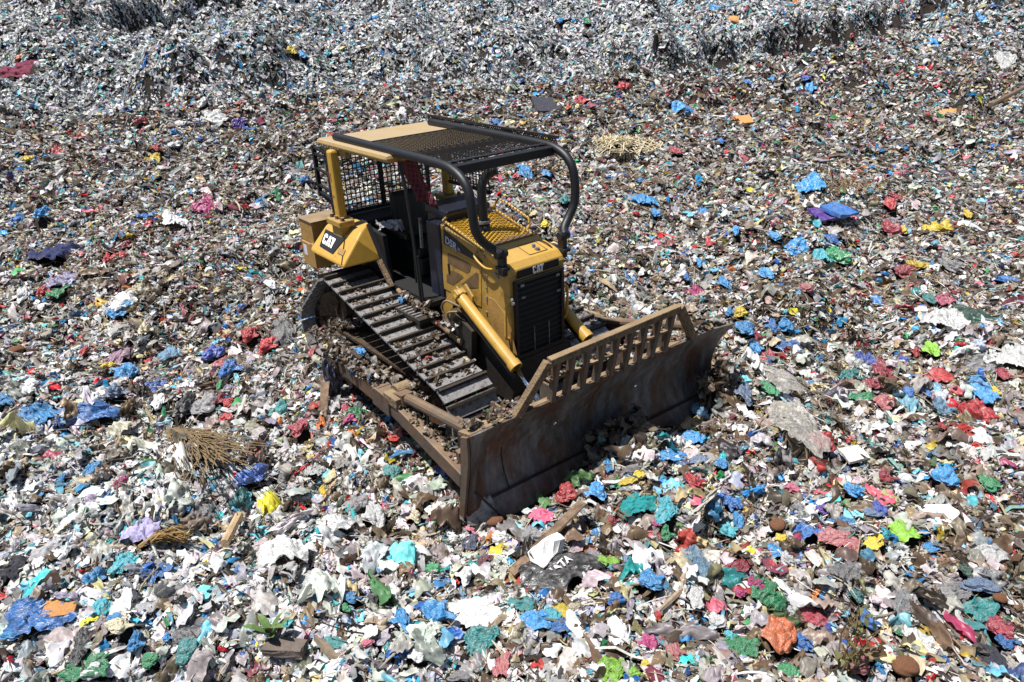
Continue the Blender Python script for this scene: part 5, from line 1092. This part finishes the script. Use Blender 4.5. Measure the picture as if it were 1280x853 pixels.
# black sack with lettering and the long plank across it
P = Vector(at(712, 700)); up = V(0, 0, 1); e1 = V(RH[0], RH[1], 0); e2 = V(FH[0], FH[1], 0)
dep = float((np.array(P) - CP) @ CF); pm = dep / FPX
sack = place(sheet_mesh(91, 44, .07, .20), 699, 710, 104, 70, cmat('black', 'b'), 'plastic_sack', rot=18, z=.30)
tag(sack, 'large black torn sack with white panel and white lettering in front of the blade', 'sack')
def on_ground(px, py, lift): q = Vector(at(px, py)); return q + V(0, 0, lift)
bm = BM(); g = []
A4 = [on_ground(660, 714, .20), on_ground(697, 692, .22), on_ground(706, 700, .23), on_ground(680, 727, .19)]
N = 6
for i in range(N + 1):
    row = []
    for j in range(N + 1):
        a, b = i / N, j / N; p = (A4[0] * (1 - a) + A4[1] * a) * (1 - b) + (A4[3] * (1 - a) + A4[2] * a) * b; row.append(bm.verts.new(p + V(0, 0, .03 * math.sin(a * PI) + random.uniform(-.006, .006))))
    g.append(row)
for i in range(N):
    for j in range(N): bm.faces.new((g[i][j], g[i + 1][j], g[i + 1][j + 1], g[i][j + 1]))
from mathutils.bvhtree import BVHTree
MW = sack.matrix_world.copy(); tree = BVHTree.FromPolygons([MW @ v.co for v in sack.data.vertices], [list(p.vertices) for p in sack.data.polygons])
def drape(p, off):
    h = tree.ray_cast(Vector((p.x, p.y, p.z + 3)), Vector((0, 0, -1)))
    return Vector((p.x, p.y, (h[0].z if h[0] is not None else p.z) + off))
for v in bm.verts: v.co = drape(v.co, .02)
pn = obj('white_panel', bm, mat('dirty white print', (226, 226, 222), .6, spots=((120, 112, 100), 20, .58, .66), noise=.12)); sd = pn.modifiers.new('t', 'SOLIDIFY'); sd.thickness = .01
pn.parent = sack; pn.matrix_parent_inverse = sack.matrix_world.inverted()
o0 = on_ground(689, 735, .20); o1 = on_ground(712, 721, .22); 
exv = (o1 - o0); exv.z = 0; exv.normalize(); eyv = (V(FH[0], FH[1], 0).normalized()); eyv = (eyv - exv * eyv.dot(exv)).normalized()
cu_ = bpy.data.objects
tx = text('lettering', 'KATA', WHITE, None, o0, exv, eyv, .10, .003, .002); 
bpy.context.view_layer.update()
TB = bmesh.new(); TB.from_mesh(tx.data); bmesh.ops.subdivide_edges(TB, edges=TB.edges, cuts=1); bmesh.ops.transform(TB, matrix=tx.matrix_local, verts=TB.verts)
zt = max(drape(v.co, .012).z for v in TB.verts)
for v in TB.verts: v.co = drape(v.co, .022 + (.003 if v.co.z > o0.z else 0))
TB.to_mesh(tx.data); TB.free(); tx.matrix_local = Matrix()
tx.parent = sack; tx.matrix_parent_inverse = sack.matrix_world.inverted()
WOOD = mat('weathered wood', (124, 102, 82), .85, noise=.5, nscale=14, spots=((84, 62, 44), 12, .5, .7), bump=.6)
def stick(name, pts, r, m, lab, cat, flat=None):
    bm = BM(); tube(bm, pts, r, 8, 3)
    if flat:
        bm.free(); bm = BM(); beam(bm, pts[0], pts[-1], flat[0], flat[1]); bmesh.ops.subdivide_edges(bm, edges=bm.edges, cuts=3, use_grid_fill=True)
        for v in bm.verts: v.co += V(random.uniform(-.006, .006), random.uniform(-.006, .006), random.uniform(-.006, .006))
    return tag(obj(name, bm, m), lab, cat)
stick('wooden_plank', [on_ground(640, 728, .10), on_ground(728, 655, .26)], .03, WOOD, 'long split wooden plank lying across the black sack', 'plank', (.09, .03))
stick('cardboard_tube', [on_ground(283, 688, .08), on_ground(303, 660, .16)], .045, mat('dusty card', (176, 150, 118), .9, bump=.4), 'tan cardboard tube lying among pale litter left of the white sheet', 'tube')
stick('log', [on_ground(335, 820, .10), on_ground(384, 826, .12)], .05, mat('grey brick', (104, 92, 84), .95, bump=.8), 'short dark brown block below the small green plant', 'block', (.12, .08))
stick('log', [on_ground(1236, 142, .3), on_ground(1292, 116, .5)], .09, WOOD, 'pale fallen log at the far right edge', 'log')
stick('wooden_plank', [on_ground(404, 528, .05), on_ground(411, 502, .28)], .03, WOOD, 'short broken plank standing upright left of the near push arm', 'plank', (.10, .03))
stick('wooden_plank', [on_ground(1170, 705, .05), on_ground(1262, 722, .08)], .03, WOOD, 'thin pale stick lying right of the snack packets', 'plank', (.05, .02))

# dry palm frond: one stem with many leaflets
def frond(p0, p1, lab, n=46, spread=.35, col=(124, 104, 74)):
    a, b = Vector(p0), Vector(p1); d = (b - a); bm = BM(); tube(bm, [a, (a + b) / 2 + V(0, 0, .12), b], .02, 6)
    m = mat('dry frond', col, .8, noise=.5, nscale=20); root = obj('palm_frond', bm, m); tag(root, lab, 'palm frond')
    side = d.cross(V(0, 0, 1)).normalized(); bm = BM()
    for k in range(n * 3):
        t = random.random() * .8; p = a + d * t + V(0, 0, .10 * math.sin(t * PI)) + side * random.gauss(0, .05) * spread * 2; L = random.uniform(.3, .75) * d.length
        q = p + d.normalized() * L * (1 - t * .5) + side * random.gauss(0, .13) * L * (1 + spread) + V(0, 0, random.uniform(-.05, .10)); mid = (p + q) / 2 + V(0, 0, random.uniform(0, .05)) + side * random.gauss(0, .02)
        beam(bm, p, mid, .011, .004); beam(bm, mid, q, .008, .003)
    lf = obj('leaflets', bm, m, root)
frond(on_ground(212, 545, .10), on_ground(286, 598, .16), 'dry straw coloured palm frond curved across the litter at the left', 70, .5)
frond(on_ground(176, 690, .06), on_ground(236, 688, .10), 'short golden palm husk lying in pale litter at the lower left', 40, .22, (150, 120, 74))
None and frond(on_ground(500, 690, .06), on_ground(575, 672, .10), 'flattened tan palm husk lying in front of the near push arm', 40, .28, (186, 156, 112))
# pale straw heap far behind the hood
bm = BM()
c = on_ground(772, 182, 0)
for k in range(420):
    r = random.random() ** .6; a = random.uniform(0, 2 * PI); p = c + V(r * 1.6 * math.cos(a), r * 1.2 * math.sin(a), .22 * (1 - r) + .03); dd = V(random.gauss(0, 1), random.gauss(0, 1), random.gauss(0, .35)).normalized() * random.uniform(.1, .26)
    beam(bm, p - dd, p + dd, .03, .012)
tag(obj('straw_heap', bm, mat('pale straw', (206, 190, 154), .85, noise=.35)), 'pale heap of straw and husks behind the canopy corner', 'straw heap', kind='stuff')
bm = BM(); c = on_ground(1052, 240, 0)
for k in range(90):
    p = c + V(random.gauss(0, .35), random.gauss(0, .3), .1); dd = V(random.gauss(0, .6), random.gauss(0, .6), abs(random.gauss(0, .7))).normalized() * random.uniform(.12, .34); beam(bm, p, p + dd, .014, .01)
box(bm, (c.x - .5, c.y - .4, c.z + .02), (c.x + .5, c.y + .4, c.z + .1)) if False else None
tag(obj('twig_tangle', bm, mat('twigs', (150, 124, 92), .9)), 'tangle of dry twigs above the blue and purple board', 'twigs', kind='stuff')
# blue and purple padded board
b0_ = place(board_mesh(72), 1046, 267, 32, 12, cmat('blue', 'b'), 'padded_board', rot=24, z=.4, lift=.05); tag(b0_, 'blue padded board with purple edge leaning on the litter at the right', 'board')
b1_ = place(board_mesh(73), 1027, 272, 26, 9, cmat('purple', 'b'), 'edge_strip', rot=14, z=.5, lift=.02); b1_.parent = b0_; b1_.matrix_parent_inverse = b0_.matrix_world.inverted()
# dark post on the slope
p = on_ground(819, 62, 0); dep = float((np.array(p) - CP) @ CF) / FPX
bm = BM(); tube(bm, [p, p + V(0, 0, dep * 8), p + V(.02, 0, dep * 17)], lambda t: dep * (4 - 1.6 * t), 9, 3); tag(obj('post', bm, BLKM), 'short dark post standing alone on the far slope', 'post')

# plants
LEAF = mat('fresh leaf', (96, 120, 66), .5, noise=.25); STEM = mat('dry stem', (112, 92, 62), .9)
def leaf(bm, p, d, L, W):
    d = d.normalized(); s = d.cross(V(0, 0, 1)).normalized(); n = 5; prev = None
    for i in range(n + 1):
        t = i / n; c = p + d * L * t + V(0, 0, .25 * L * math.sin(t * 2.2)); w = W * math.sin(PI * min(1, .08 + t * .92)) ** .8
        row = [bm.verts.new(c - s * w), bm.verts.new(c - V(0, 0, .15 * w)), bm.verts.new(c + s * w)]
        if prev: bm.faces.new((prev[0], prev[1], row[1], row[0])); bm.faces.new((prev[1], prev[2], row[2], row[1]))
        prev = row
p = on_ground(340, 806, .02); bm = BM(); tube(bm, [p, p + V(.01, .01, .16)], .012, 6, sm=False); pr_ = obj('green_plant', bm, STEM); tag(pr_, 'small green leafy plant growing out of the litter near the bottom', 'plant')
for k in range(9):
    a = k * 2.4; bm = BM(); leaf(bm, p + V(random.uniform(-.02, .02), random.uniform(-.02, .02), .04 + .012 * k), V(math.cos(a + random.uniform(-.4, .4)), math.sin(a), random.uniform(.2, 1.2)), random.uniform(.10, .24), random.uniform(.022, .034)); obj('leaf', bm, LEAF, pr_)
bm = BM(); p = on_ground(1056, 845, 0)
for k in range(7):
    q = p + V(random.uniform(-.06, .06), random.uniform(-.06, .06), 0); h_ = random.uniform(.35, .8); tube(bm, [q, q + V(random.uniform(-.05, .05), random.uniform(-.05, .05), h_ * .5), q + V(random.uniform(-.12, .12), random.uniform(-.12, .12), h_)], lambda t: .008 * (1 - .7 * t), 5, 3)
    for j in range(3): r_ = q + V(0, 0, h_ * random.uniform(.3, .9)); tube(bm, [r_, r_ + V(random.uniform(-.12, .12), random.uniform(-.12, .12), random.uniform(.04, .16))], .004, 4, sm=False)
wd = obj('dry_weed', bm, STEM); tag(wd, 'tall dry weed with thin bare stems near the bottom edge', 'weed')
bm = BM()
for k in range(26): q = p + V(random.gauss(0, .05), random.gauss(0, .05), random.uniform(.1, .6)); leaf(bm, q, V(random.gauss(0, 1), random.gauss(0, 1), .4), .06, .015)
obj('leaves', bm, mat('olive leaf', (92, 92, 48), .7), wd)
